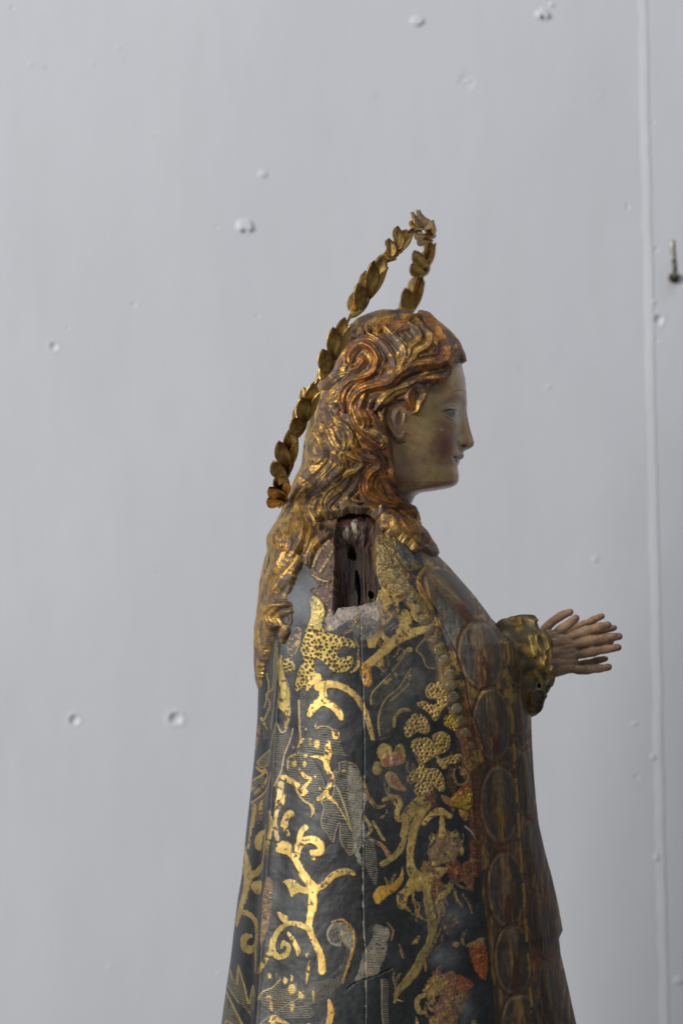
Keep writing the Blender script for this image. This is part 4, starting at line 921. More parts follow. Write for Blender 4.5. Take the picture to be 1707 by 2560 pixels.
rows = np.concatenate([np.arange(785, 800, 0.8), np.arange(800, 1205, 1.3), np.arange(1205, 1245, 0.7), np.arange(1245, 1331, 1.4)])
cols, side = columns(340, 150, 0.45)
xl = smooth1(interp(HEAD_XL, rows), 9) + 10; xb = smooth1(interp(BASE_XR, rows), 9); xt = smooth1(interp(FACE_XR, rows), 3)
xl = np.minimum(xl, xb - 60)
neck = sstep(1150, 1235, rows); xl = xl * (1 - neck) + neck * (xb - 190)
d = smooth1(interp(HEAD_D, rows), 11)
P = body_grid(rows, xl, xb, d, np.full(len(rows), 2.25), cols, side)
bw = smooth1(interp(BUMP_W, rows), 5)
front = sstep(0.25, 0.75, cols)[None, :]
P[..., 0] += (xt - xb)[:, None] * np.exp(-(P[..., 1] / bw[:, None]) ** 2) * front
Nn = normals(P)
c, me_, ro, h = cv.sample(P[..., 0], np.broadcast_to(rows[:, None], P.shape[:2]))
fade = sstep(1.0, 0.97, cols)[None, :]
P = P + Nn * (h * fade)[..., None]
MAT_SKIN = surface_material("skin_paint", 0.12, 500.0, 0.16, 0.45)
head = adopt(mesh_from("head", to_world(P), grid_quads(*P.shape[:2], True), MAT_SKIN, None, {"Col": c.reshape(-1, 3), "Met": me_.ravel(), "Rgh": ro.ravel()}))
head["label"] = "pale painted face in profile with blushed cheek"

# ------------------------------------------------------------------ hair (carved locks)
cv = Canvas(600, 770, 1200, 1830, 1.0, (0.20, 0.145, 0.095), 0.5)
HM = [('H', [(1372, 380), (1340, 402), (1290, 402), (1258, 425), (1248, 480), (1200, 525), (1125, 562), (1100, 605), (1085, 670), (1045, 722), (1005, 742), (985, 700), (955, 652), (900, 648), (850, 690), (836, 780), (862, 860), (880, 905), (885, 960), (892, 1020), (902, 1100), (912, 1180), (935, 1245), (1000, 1295), (1050, 1345), (1080, 1440), (1140, 1500), (1190, 1580)]),
      ('E', [(1220, 330), (1190, 365), (1100, 325), (1050, 340), (1000, 300), (940, 250), (880, 222), (832, 222), (830, 130), (760, 92), (660, 85), (585, 112), (500, 120), (480, 150), (540, 190), (560, 232), (500, 280), (450, 350), (430, 430), (400, 410), (380, 400), (345, 470), (315, 550), (300, 600), (335, 680), (315, 780), (290, 880), (250, 880), (250, 780), (215, 790), (195, 860), (160, 920), (135, 1000), (125, 1100), (112, 1200), (95, 1235), (0, 1235), (0, -300), (300, -1200), (1500, -1200), (1500, -900)])]
hm = np.vstack([T(v, p) for v, p in HM])
_, sdm = cv.poly('S', hm, smooth=False) if False else (None, None)
dm = np.full(cv.X.shape, 1e9); ins = np.zeros(cv.X.shape, bool)
for a, b in zip(hm, np.roll(hm, -1, 0)):
    dx, dy = b[0] - a[0], b[1] - a[1]
    t = np.clip(((cv.X - a[0]) * dx + (cv.Y - a[1]) * dy) / (dx * dx + dy * dy + 1e-9), 0, 1)
    dm = np.minimum(dm, (cv.X - a[0] - t * dx) ** 2 + (cv.Y - a[1] - t * dy) ** 2)
    if dy != 0: ins ^= ((a[1] > cv.Y) != (b[1] > cv.Y)) & (cv.X < dx * (cv.Y - a[1]) / dy + a[0])
hsd = np.where(ins, -np.sqrt(dm), np.sqrt(dm)) + (cv.n12 - 0.5) * 3 + (cv.n30 - 0.5) * 14 * sstep(1180, 1260, cv.Y)

LOCKS = [('H', [(1080, 120), (1130, 150), (1220, 210), (1300, 275), (1345, 340), (1352, 392)], 60, 9, 'r'),
 ('H', [(1050, 90), (1130, 170), (1190, 250), (1215, 340), (1180, 400), (1090, 420), (1010, 440), (930, 480), (860, 540), (760, 560), (690, 600), (650, 680), (660, 780), (700, 860)], 62, 13, 'r'),
 ('H', [(1060, 190), (1110, 250), (1095, 310), (1040, 345), (1010, 400), (960, 440)], 50, 10, 'g'),
 ('H', [(980, 170), (1040, 220), (1045, 275), (1000, 320), (985, 380), (940, 410)], 48, 9, 'g'),
 ('H', [(840, 200), (920, 270), (965, 345), (935, 430), (890, 490), (810, 540), (720, 580)], 52, 10, 'g'),
 ('H', [(740, 230), (830, 290), (880, 370), (895, 440), (840, 500), (760, 530)], 44, 8, 'b'),
 ('H', [(700, 260), (770, 300), (830, 370), (820, 440), (770, 500)], 40, 7, 't'),
 ('H', [(640, 200), (700, 135), (800, 105), (900, 95), (990, 90)], 46, 8, 't'),
 ('H', [(740, 230), (745, 170), (810, 140), (900, 130), (990, 120)], 42, 9, 'g'),
 ('H', [(800, 220), (810, 180), (870, 160), (960, 165), (1000, 130), (1060, 110)], 40, 9, 'r'),
 ('H', [(880, 240), (930, 200), (990, 180), (1030, 140)], 40, 8, 'b'),
 ('H', [(640, 410), (650, 345), (705, 300), (770, 330), (795, 400), (765, 470), (700, 505), (640, 525), (600, 575), (580, 650), (600, 720)], 48, 12, 'r'),
 ('H', [(640, 460), (680, 445), (715, 400), (690, 370)], 44, 11, 'r'),
 ('H', [(450, 600), (490, 540), (550, 495), (630, 470)], 50, 9, 't'),
 ('H', [(600, 280), (545, 350), (490, 430), (440, 520), (410, 620), (390, 720), (360, 820), (345, 930), (330, 1040)], 54, 9, 't'),
 ('H', [(640, 250), (580, 370), (520, 470), (470, 560), (455, 680), (470, 780), (440, 860)], 44, 8, 'b'),
 ('H', [(610, 560), (545, 640), (515, 700), (545, 770), (600, 805), (640, 860), (645, 930), (700, 985)], 54, 10, 'g'),
 ('H', [(720, 610), (685, 700), (720, 780), (710, 850), (760, 900), (825, 945)], 56, 12, 'r'),
 ('H', [(780, 700), (830, 640), (900, 590), (970, 560), (1030, 520)], 58, 10, 'g'),
 ('H', [(760, 720), (790, 800), (830, 880), (850, 960), (870, 1020)], 50, 9, 'b'),
 ('H', [(1000, 540), (1060, 570), (1085, 605), (1060, 660), (1045, 705), (1010, 730)], 56, 9, 'g'),
 ('H', [(1220, 390), (1240, 450), (1190, 500), (1100, 500), (1020, 540), (985, 620), (1010, 700)], 66, 8, 'r'),
 ('H', [(650, 650), (655, 740), (690, 820), (770, 860), (830, 905), (800, 940)], 58, 12, 'g'),
 ('H', [(560, 700), (520, 780), (470, 820), (450, 880)], 46, 8, 'b'),
 ('H', [(460, 780), (500, 840), (525, 900), (570, 960), (640, 1010), (690, 1040), (660, 1090), (610, 1120), (560, 1180)], 54, 10, 'g'),
 ('H', [(370, 790), (415, 850), (445, 920), (465, 985), (445, 1040), (400, 1095), (330, 1150), (270, 1220)], 60, 10, 'g'),
 ('H', [(540, 780), (590, 860), (600, 940), (575, 1000), (585, 1070), (530, 1130), (470, 1200), (420, 1260)], 50, 10, 'g'),
 ('H', [(650, 930), (710, 1000), (770, 1015), (795, 1060), (745, 1110), (725, 1180), (735, 1240), (785, 1290), (850, 1325), (900, 1340)], 54, 12, 'r'),
 ('H', [(740, 980), (790, 1030), (810, 1100), (835, 1160), (860, 1220), (890, 1290), (960, 1340), (1000, 1400)], 48, 10, 'r'),
 ('H', [(860, 990), (885, 1060), (875, 1130), (905, 1200), (960, 1265), (1010, 1320), (1025, 1380), (1060, 1450)], 50, 9, 'r'),
 ('H', [(350, 900), (350, 1000), (320, 1080), (270, 1150), (240, 1200)], 50, 8, 't'),
 ('H', [(400, 900), (385, 990), (400, 1050)], 40, 7, 'b'),
 ('H', [(570, 1130), (520, 1180), (460, 1250), (400, 1290), (375, 1370), (400, 1430)], 48, 9, 't'),
 ('H', [(330, 1150), (270, 1230), (230, 1290), (180, 1360), (130, 1430), (95, 1510)], 62, 9, 't'),
 ('H', [(410, 1180), (340, 1250), (300, 1330), (270, 1410), (240, 1490), (250, 1560)], 62, 9, 'g'),
 ('H', [(620, 1120), (580, 1200), (510, 1280), (470, 1340), (500, 1400)], 46, 9, 't'),
 ('H', [(680, 1100), (650, 1190), (590, 1270), (620, 1330), (720, 1340)], 46, 8, 't'),
 ('H', [(560, 1180), (500, 1230), (450, 1310), (440, 1400), (420, 1480)], 44, 10, 'g'),
 ('H', [(330, 1310), (300, 1400), (320, 1480), (330, 1568)], 46, 9, 'g'),
 ('H', [(160, 1400), (150, 1480), (180, 1540), (200, 1600)], 46, 9, 'b'),
 ('E', [(185, 225), (195, 290), (205, 360), (170, 440), (140, 520), (130, 600), (150, 680)], 46, 9, 'g'),
 ('E', [(240, 230), (260, 300), (300, 335), (325, 290), (310, 240)], 38, 9, 'r'),
 ('E', [(410, 190), (395, 280), (365, 355)], 36, 12, 'g'),
 ('E', [(300, 350), (260, 420), (200, 500), (170, 570), (150, 650), (140, 730)], 50, 9, 'g'),
 ('E', [(370, 370), (325, 450), (275, 520), (235, 580), (215, 640), (230, 700)], 54, 9, 'g'),
 ('E', [(310, 640), (250, 660), (205, 720), (230, 790), (275, 830), (275, 880)], 50, 12, 'g'),
 ('E', [(160, 720), (135, 800), (122, 880), (122, 960), (112, 1050), (106, 1150), (100, 1225)], 46, 10, 'g'),
 ('E', [(230, 700), (180, 780), (160, 860), (140, 940)], 40, 8, 'b'),
 ('E', [(880, 90), (930, 140), (965, 200), (1015, 235), (1065, 225), (1095, 200)], 44, 7, 'r'),
 ('E', [(1085, 195), (1120, 250), (1150, 300), (1185, 355)], 40, 6, 'r'),
 ('E', [(890, 140), (915, 190), (960, 240), (1010, 285), (1060, 330)], 38, 9, 'g'),
 ('E', [(1030, 120), (1040, 180), (1085, 230), (1110, 290)], 40, 8, 'b'),
 ('E', [(440, 420), (465, 330), (530, 260), (570, 200)], 44, 9, 't'),
 ('E', [(480, 140), (530, 110), (590, 130), (640, 90)], 40, 9, 't'),
 ('E', [(830, 60), (850, 120), (900, 160), (920, 205)], 38, 9, 'g')]
hh = (cv.n30 - 0.5) * 7 + (cv.n90 - 0.5) * 6
own = np.zeros(cv.X.shape, int); rid = np.zeros(cv.X.shape)
TONE = {'r': 1, 'g': 2, 'b': 3, 't': 4}
allL = []
for v, pts, w, ht, tn in LOCKS:
    p = T(v, pts); w /= VIEW[v][2]
    allL.append((p, w * 1.3, ht * 1.35, tn))
    q = smooth_path(p); tg = np.gradient(q, axis=0); tg /= np.linalg.norm(tg, axis=1, keepdims=True) + 1e-9
    nm = np.stack([-tg[:, 1], tg[:, 0]], 1)
    for sg in (-1, 1):
        allL.insert(0, ((q + nm * sg * w * 0.85)[::5], w * 0.9, ht * 0.7, random.Random(int(p[0, 0]) + sg).choice(['b', 't', tn])))
for p, w, ht, tn in allL:
    n = len(p); prof = np.concatenate([[0.45], np.ones(max(n - 2, 1)), [0.3]])[:n]
    pp = np.hstack([p, (w * prof)[:, None]])
    sl, sd, lat, hw, ar, L = cv.stroke('S', pp, full=True)
    u = np.clip(lat / np.maximum(hw, 0.5), -1, 1)
    f = np.sqrt((1 - u * u).clip(0)) * (sd < 0)
    gro = 0.10 * np.cos(u * 6.5 + 1.6 * np.sin(ar / 26 + p[0, 0])) * sstep(0.3, 0.6, cv.n30[sl] + 0.1)
    z = ht * (f * (1 + gro)) + (cv.n30[sl] - 0.5) * 3
    m = (z > hh[sl]) & (sd < 0)
    hh[sl] = np.where(m, z, hh[sl]); own[sl] = np.where(m, TONE[tn], own[sl]); rid[sl] = np.where(m, f + gro, rid[sl])
# colour: worn earth ground, red bole, then leaf gold on what stands proud
cv.put(A_, np.ones(cv.X.shape), np.asarray((0.135, 0.080, 0.044)) * (0.35 + 1.2 * cv.n30)[..., None])
back = sstep(960, 800, cv.X)
cv.put(A_, sstep(0.45, 0.62, cv.n90) * back * 0.6, np.asarray((0.24, 0.17, 0.095)))
red = ((own == 1) | (own == 3)) * 1.0
cv.put(A_, red * sstep(0.30, 0.5, cv.n12) * sstep(720, 880, cv.X) * 0.85, (0.17, 0.058, 0.024), rgh=0.45)
cv.put(A_, sstep(0.35, 0.0, rid) * 0.55, (0.055, 0.038, 0.026))  # hollows between locks darker: grime, with their shade put into the colour
amt = np.select([own == 1, own == 2, own == 3, own == 4], [0.545, 0.50, 0.60, 0.61], 0.65)
nn_ = cv.n12 * 0.36 + cv.n30 * 0.52 + cv.n5 * 0.12 + 0.14 * (rid - 0.55)
gm = sstep(amt - 0.03, amt + 0.04, nn_)
gc = np.where((own == 1)[..., None], np.asarray((0.47, 0.21, 0.055)), np.asarray((0.51, 0.31, 0.085))) * (0.35 + 1.1 * cv.n12)[..., None]
cv.put(A_, gm * 0.9, gc, 0.88, 0.47)
cv.put(A_, gm * sstep(0.62, 0.7, cv.n5) * 0.8, (0.12, 0.05, 0.025), 0.1, 0.6)
cv.put(A_, sstep(0.70, 0.82, cv.n5 * 0.6 + cv.n90 * 0.4) * back * 0.7, (0.38, 0.32, 0.24), 0, 0.7)
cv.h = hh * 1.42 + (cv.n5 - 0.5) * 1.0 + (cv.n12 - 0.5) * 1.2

HAIR_D = [(785, 10), (790, 45), (800, 72), (815, 97), (840, 122), (880, 148), (930, 165), (1000, 171), (1050, 170), (1100, 166), (1150, 158), (1200, 150), (1240, 152), (1270, 160), (1290, 172), (1310, 190), (1340, 216), (1370, 240), (1400, 256), (1450, 275), (1500, 289), (1600, 309), (1800, 331)]
HAIR_XR = [(785, 985)] + [p for p in BASE_XR if 785 < p[0] < 1120] + [(1127, 1140), (1160, 1110), (1200, 1070), (1235, 1036), (1261, 1030), (1284, 1033), (1307, 1038), (1320, 1050), (1335, 1060), (1385, 1092), (1418, 1126), (1489, 1188), (1551, 1234), (1600, 1290), (1700, 1320), (1830, 1330)]
HAIR_XL = [(p[0], p[1] + (0 if p[0] < 1250 else 0)) for p in HEAD_XL if p[0] <= 1290] + [(1320, 691), (1345, 676), (1377, 678), (1455, 659), (1497, 655), (1572, 645), (1613, 644), (1700, 642), (1790, 643), (1830, 641)]
rows = np.concatenate([np.arange(785, 800, 0.8), np.arange(800, 1800, 1.35)])
cols, side = columns(450, 130, 0.45)
xl, xr, dd = smooth1(interp(HAIR_XL, rows), 9), smooth1(interp(HAIR_XR, rows), 9), smooth1(interp(HAIR_D, rows), 15)
n_ = np.interp(rows, [785, 1240, 1400, 1830], [2.25, 2.25, 2.35, 2.35])
P = body_grid(rows, xl, xr, dd, n_, cols, side)
Nn = normals(P)
pyy = np.broadcast_to(rows[:, None], P.shape[:2])
c, me_, ro, h = cv.sample(P[..., 0], pyy)
# round the back of the head the locks run on down the nape
bw_ = sstep(-0.86, -0.96, cols)[None, :] * np.ones_like(h); yb = P[..., 1]
ph_ = yb / 17 + 1.4 * np.sin(pyy / 48 + yb / 70) + 2 * fbm(yb / 60 + 3, pyy / 90, 2)
lk = np.sqrt(np.abs(np.cos(ph_)))
h = h * (1 - bw_) + bw_ * (11 * lk - 3 + 3 * (fbm(yb / 10, pyy / 26, 3) - 0.5))
nb = fbm(yb / 16 + 50, pyy / 34, 4); gb = sstep(0.50, 0.58, nb + 0.06 * lk)
cb = np.asarray((0.15, 0.095, 0.055)) * (0.4 + 1.1 * nb)[..., None]; cb = cb * (1 - gb[..., None]) + np.asarray((0.50, 0.32, 0.09)) * gb[..., None]
c = c * (1 - bw_[..., None]) + cb * bw_[..., None]; me_ = me_ * (1 - bw_) + 0.9 * gb * bw_; ro = ro * (1 - bw_) + bw_ * (0.55 - 0.12 * gb)
u = np.clip((P[..., 0] - cv.x0), 0, cv.W - 1).astype(int); vv = np.clip((pyy - cv.y0), 0, cv.H - 1).astype(int)
inside = sstep(3.0, -7.0, hsd[vv, u])
th = inside * (3.0 + h.clip(-5, 27) * (0.35 + 0.65 * np.maximum(sstep(0, -26, hsd[vv, u]), sstep(1240, 1180, pyy)))) - (1 - inside) * 16
th = th * (1 - sstep(1660, 1775, pyy)) - 16 * sstep(1690, 1775, pyy) * (P[..., 0] < 760)
P = P + Nn * th[..., None]
quads = grid_quads(*P.shape[:2], True)
keep = (inside.ravel()[quads].max(1) > 0.02) & (th.ravel()[quads].max(1) > -9)
quads = quads[keep]
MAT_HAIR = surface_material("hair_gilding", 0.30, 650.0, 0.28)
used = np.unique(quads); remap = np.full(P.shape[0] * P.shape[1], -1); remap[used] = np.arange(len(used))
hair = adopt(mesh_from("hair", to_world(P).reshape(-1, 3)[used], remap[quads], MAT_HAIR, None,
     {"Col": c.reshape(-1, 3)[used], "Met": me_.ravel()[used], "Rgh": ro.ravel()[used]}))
hair["label"] = "long wavy carved hair with worn reddish gilding"

# ------------------------------------------------------------------ sleeves' ruffled cuffs
cv = Canvas(1210, 1510, 1410, 1820, 2.0, (0.085, 0.062, 0.028), 0.5, 0.25)
cv.put(A_, sstep(0.5, 0.65, cv.n30) * 0.8, (0.34, 0.205, 0.05), 0.85, 0.4)
cv.put(A_, sstep(0.55, 0.68, cv.n12) * 0.6, (0.07, 0.055, 0.03), 0.1, 0.5)
cv.put(A_, sstep(0.55, 0.75, cv.n90) * 0.5, (0.30, 0.30, 0.23), 0.1, 0.5)
for x, y, rx, ry, r in [(500, 275, 62, 34, 0.45), (632, 460, 40, 72, -0.35), (690, 560, 26, 44, -0.25), (600, 300, 40, 36, .6), (690, 650, 34, 60, 0.1), (690, 900, 34, 50, 0.2), (590, 960, 50, 60, 0.3), (350, 260, 60, 24, 0.1), (660, 780, 28, 44, 0)]:
    sl, sd = cv.ell('P', x, y, rx, ry, r)
    q = sstep(2.5, -5, sd); rim = np.exp(-((sd - 1) / 4.2) ** 2) * sstep(0.3, 0.6, cv.n30[sl])
    cv.put(sl, q * 0.75, np.asarray((0.26, 0.24, 0.19)) * (0.3 + cv.n12[sl])[..., None], 0.05, 0.5); cv.h[sl] -= 12 * q
    cv.put(sl, rim * 0.55, np.asarray((0.40, 0.25, 0.06)) * (0.5 + cv.n12[sl])[..., None], 0.85, 0.35); cv.h[sl] += 2.5 * rim
for pts in ([(570, 390, 18), (590, 470, 24), (620, 530, 14)], [(615, 600, 20), (650, 670, 26), (680, 740, 14)], [(520, 400, 40), (560, 520, 50), (560, 600, 20)], [(570, 740, 50), (620, 820, 40), (600, 900, 30)]):
    sl, sd = cv.stroke('P', pts); q = sstep(3, -3, sd); cv.put(sl, q * 0.8, (0.40, 0.27, 0.07), 0.85, 0.36, h=5)
sl, sd = cv.ell('P', 598, 855, 20, 28); cv.put(sl, np.exp(-((sd - .5) / 1.6) ** 2), (0.40, 0.37, 0.28), 0.1, 0.5, h=3); cv.put(sl, sstep(0.5, -1.5, sd), (0.004, 0.004, 0.004), 0, 0.8, h=-9)
sl, sd = cv.ell('P', 562, 600, 12, 14); cv.put(sl, sstep(1, -1, sd), (0.01, 0.01, 0.01), 0, 0.8, h=-4)
MAT_CUFF = surface_material("cuff_gilding", 0.25, 650.0, 0.3)
def cuff(sg, ox, oy):
    nv, nu = 150, 240
    v = np.linspace(0, 1, nv); t = np.linspace(0, 2 * np.pi, nu, endpoint=False)
    # along the forearm: from the sleeve, swelling to the rim, then folding back in towards the wrist
    xs = np.interp(v, [0, 0.2, 0.45, 0.62, 0.72, 0.8, 1.0], [1215, 1245, 1292, 1322, 1328, 1320, 1296])
    rz = np.interp(v, [0, 0.2, 0.45, 0.62, 0.72, 0.8, 1.0], [78, 112, 124, 121, 112, 96, 62])
    rz = smooth1(rz, 9); xs = smooth1(xs, 9)
    P = np.empty((nv, nu, 3))
    wob = 1 + 0.035 * np.sin(t * 9 + 0.6)[None, :] * sstep(0.3, 0.65, v)[:, None] + 0.012 * np.sin(t * 21)[None, :]
    cz = 1661 + 0 * v
    P[..., 2] = -(cz[:, None] + oy - np.cos(t)[None, :] * rz[:, None] * wob)
    yy = -np.sin(t)[None, :] * rz[:, None] * wob * 0.62
    P[..., 0] = xs[:, None] + ox + 50 * np.sin(t)[None, :] * sstep(0.1, 0.6, v)[:, None] + 5 * np.sin(t * 7 + 1)[None, :] * sstep(0.35, 0.7, v)[:, None]
    P[..., 1] = yy
    # winding: axis +x, angle from top to the near side
    du = np.roll(P, -1, 1) - np.roll(P, 1, 1); dv = np.gradient(P, axis=0)
    n = np.cross(dv, du); n /= np.linalg.norm(n, axis=-1, keepdims=True) + 1e-9
    out = np.stack([0 * yy, yy, P[..., 2] + 1661 + oy], -1)
    fl = np.sign((n * out).sum(-1)[40].mean()); n *= fl
    c, me_, ro, h = cv.sample(P[..., 0] - ox, -P[..., 2] - oy)
    P = P + n * (0.75 * h)[..., None] * (v < 0.74)[:, None, None]; ro = ro + 0.12
    q = grid_quads(nv, nu, True)
    if fl < 0: q = q[:, ::-1]
    P[..., 1] = P[..., 1] * 1.0 + 0
    if sg > 0: P[..., 1] = -P[..., 1]; q = q[:, ::-1]
    P[..., 1] += -62 if sg < 0 else 62
    return adopt(mesh_from("sleeve_cuff", to_world(P), q, MAT_CUFF, None, {"Col": c.reshape(-1, 3), "Met": me_.ravel(), "Rgh": ro.ravel()}))
cuff(-1, 0, 0); cuff(1, 2, 14)

# ------------------------------------------------------------------ hands
def capsule_chain(bmv, bmf, pts):
    """pts: (x, y, z, r) in design units; a closed tapered tube with round ends."""
    nu = 12
    p = np.array(pts, float); q = smooth_path(p, False, 4.0)
    c3, r = q[:, :3], q[:, 3] * 1.05
    if len(p) == 5:      # a finger: swell at its two joints, waist between
        t_ = np.linspace(0, 1, len(r)); r *= 1 + 0.10 * np.exp(-((t_ - 0.50) / 0.07) ** 2) + 0.08 * np.exp(-((t_ - 0.78) / 0.06) ** 2) - 0.05 * np.exp(-((t_ - 0.64) / 0.06) ** 2)
    d0 = c3[0] - c3[1]; d0 /= np.linalg.norm(d0); d1 = c3[-1] - c3[-2]; d1 /= np.linalg.norm(d1)
    ks = [0.98, 0.8, 0.45]
    pre = [(c3[0] + d0 * r[0] * k, r[0] * math.sqrt(max(1 - k * k, 0.02))) for k in ks]
    post = [(c3[-1] + d1 * r[-1] * k, r[-1] * math.sqrt(max(1 - k * k, 0.02))) for k in ks[::-1]]
    seq = pre + [(a, b) for a, b in zip(c3, r)] + post
    C = np.array([a for a, b in seq]); R = np.array([b for a, b in seq])
    tg = np.gradient(C, axis=0); tg /= np.linalg.norm(tg, axis=1, keepdims=True) + 1e-9
    up = np.array([0, 1.0, 0]); base = len(bmv)
    for i in range(len(C)):
        u = np.cross(tg[i], up); u /= np.linalg.norm(u); w = np.cross(u, tg[i])
        for k in range(nu):
            a = 2 * math.pi * k / nu
            bmv.append(C[i] + R[i] * (math.cos(a) * u + math.sin(a) * w))
    for i in range(len(C) - 1):
        for k in range(nu):
            k2 = (k + 1) % nu
            bmf.append((base + i * nu + k, base + i * nu + k2, base + (i + 1) * nu + k2, base + (i + 1) * nu + k))
    bmf.append(tuple(base + k for k in range(nu))[::-1]); e = base + (len(C) - 1) * nu; bmf.append(tuple(e + k for k in range(nu)))

MAT_HAND = surface_material("hand_paint", 0.12, 500.0, 0.16, 0.15)
def hand(chains, nails, name="hand"):
    bv, bf = [], []
    for v, pts in chains:
        t = T(v, [(a, b, d) for a, b, c, d in pts])
        capsule_chain(bv, bf, [(t[i, 0], pts[i][2], -t[i, 1], t[i, 2]) for i in range(len(pts))])
    vv = to_world(np.array(bv))
    me = bpy.data.meshes.new(name + "_cage"); me.from_pydata([tuple(x) for x in vv], [], bf); me.update()
    tmp = bpy.data.objects.new(name + "_cage", me); COL.objects.link(tmp)
    rm = tmp.modifiers.new("r", 'REMESH'); rm.mode = 'VOXEL'; rm.voxel_size = 1.5 * S
    sm = tmp.modifiers.new("s", 'SMOOTH'); sm.factor = 0.5; sm.iterations = 5
    dg = bpy.context.evaluated_depsgraph_get(); ev = tmp.evaluated_get(dg).to_mesh()
    n = len(ev.vertices); co = np.empty(n * 3, np.float32); ev.vertices.foreach_get("co", co); co = co.reshape(-1, 3)
    nm = np.empty(n * 3, np.float32); ev.vertices.foreach_get("normal", nm); nm = nm.reshape(-1, 3)
    fq = [tuple(f.vertices) for f in ev.polygons]
    quads = np.array([f if len(f) == 4 else (f[0], f[1], f[2], f[2]) for f in fq])
    px = co[:, 0] / S + CX; py = CY - (co[:, 2] - ZC) / S; yd = co[:, 1] / S
    n1 = fbm(px / 16 + yd / 20, py / 16, 4); n2 = fbm(px / 5 + yd / 9, py / 5, 3)
    col = np.empty((n, 3)); col[:] = (0.41, 0.255, 0.15)
    def mixc(m, c):
        col[:] = col * (1 - m[:, None]) + np.asarray(c) * m[:, None]
    tip = sstep(1425, 1545, px)
    mixc(sstep(0.36, 0.58, n1) * (0.25 + 0.65 * tip), (0.20, 0.115, 0.062))
    mixc(sstep(0.58, 0.75, n2) * 0.4, (0.18, 0.105, 0.06))
    mixc(tip * 0.3, (0.24, 0.12, 0.065)); mixc(sstep(0.6, 0.7, n1) * 0.3, (0.42, 0.30, 0.2))
    mixc(sstep(0.60, 0.72, fbm(px / 4 + 9, py / 22, 3)) * 0.35 * tip, (0.09, 0.045, 0.025))
    disp = (n1 - 0.5) * 1.6 + (n2 - 0.5) * 0.8
    for v, x, y, rx, ry, rot in nails:
        (x, y), = T(v, [(x, y)]); k = VIEW[v][2]; rx /= k; ry /= k
        u = ((px - x) * math.cos(rot) + (py - y) * math.sin(rot)) / rx; w = (-(px - x) * math.sin(rot) + (py - y) * math.cos(rot)) / ry
        q = np.hypot(u, w); near = nm[:, 1] < -0.1
        mixc(sstep(1.05, 0.9, q) * near * 0.8, (0.30, 0.15, 0.10)); mixc(np.exp(-((q - 1.1) / 0.14) ** 2) * near * 0.7, (0.10, 0.05, 0.03))
        disp -= 1.0 * np.exp(-((q - 1.1) / 0.2) ** 2) * near
    co2 = co + nm * (disp * S)[:, None]
    bpy.data.objects.remove(tmp)
    tri = quads
    o = adopt(mesh_from(name, co2, tri, MAT_HAND, None, {"Col": col, "Met": np.zeros(n), "Rgh": np.full(n, 0.42)}))
    return o
YN, YF = -20, 24
near_h = hand([
    ('P', [(760, 410, YN - 2, 46), (815, 350, YN - 6, 46), (890, 300, YN - 8, 42), (955, 245, YN - 8, 37)]),
    ('P', [(860, 430, YN, 44), (980, 385, YN - 4, 44), (1080, 355, YN - 6, 44), (1180, 325, YN - 6, 41), (1255, 305, YN - 4, 35)]),
    ('P', [(890, 500, YN, 44), (1010, 470, YN - 5, 45), (1120, 447, YN - 7, 46), (1260, 425, YN - 6, 42), (1362, 412, YN - 3, 34)]),
    ('P', [(900, 590, YN, 44), (1010, 575, YN - 4, 44), (1120, 552, YN - 6, 44), (1250, 528, YN - 5, 40), (1352, 515, YN - 2, 33)]),
    ('P', [(880, 690, YN, 44), (980, 722, YN - 2, 42), (1070, 722, YN - 4, 40), (1180, 712, YN - 3, 37), (1262, 698, YN, 33)]),
    ('P', [(560, 470, YN + 6, 80), (700, 450, YN + 4, 84), (820, 445, YN, 76), (880, 440, YN, 56)]),
    ('P', [(560, 540, YN + 6, 90), (720, 530, YN + 2, 88), (850, 515, YN, 76), (920, 495, YN, 56)]),
    ('P', [(560, 620, YN + 6, 92), (720, 610, YN + 2, 88), (850, 598, YN, 76), (930, 588, YN, 56)]),
    ('P', [(560, 720, YN + 6, 86), (720, 715, YN + 4, 84), (850, 695, YN + 1, 74), (910, 700, YN, 56)]),
    ('P', [(560, 500, YN - 1, 78), (760, 478, YN - 3, 78), (900, 470, YN, 58)]), ('P', [(560, 580, YN - 1, 82), (760, 562, YN - 4, 80), (920, 545, YN, 58)]), ('P', [(560, 670, YN - 1, 80), (760, 655, YN - 3, 80), (925, 645, YN + 1, 58)]),
    ('P', [(640, 440, YN, 80), (720, 420, YN - 2, 70), (790, 390, YN - 4, 50)])],
    [('P', 962, 238, 30, 22, -0.7), ('P', 1268, 300, 24, 20, -0.2), ('P', 1368, 408, 26, 22, -0.1), ('P', 1358, 510, 24, 20, -0.1), ('P', 1268, 694, 24, 20, -0.1)])
near_h["label"] = "near hand with thumb raised and fingers spread"
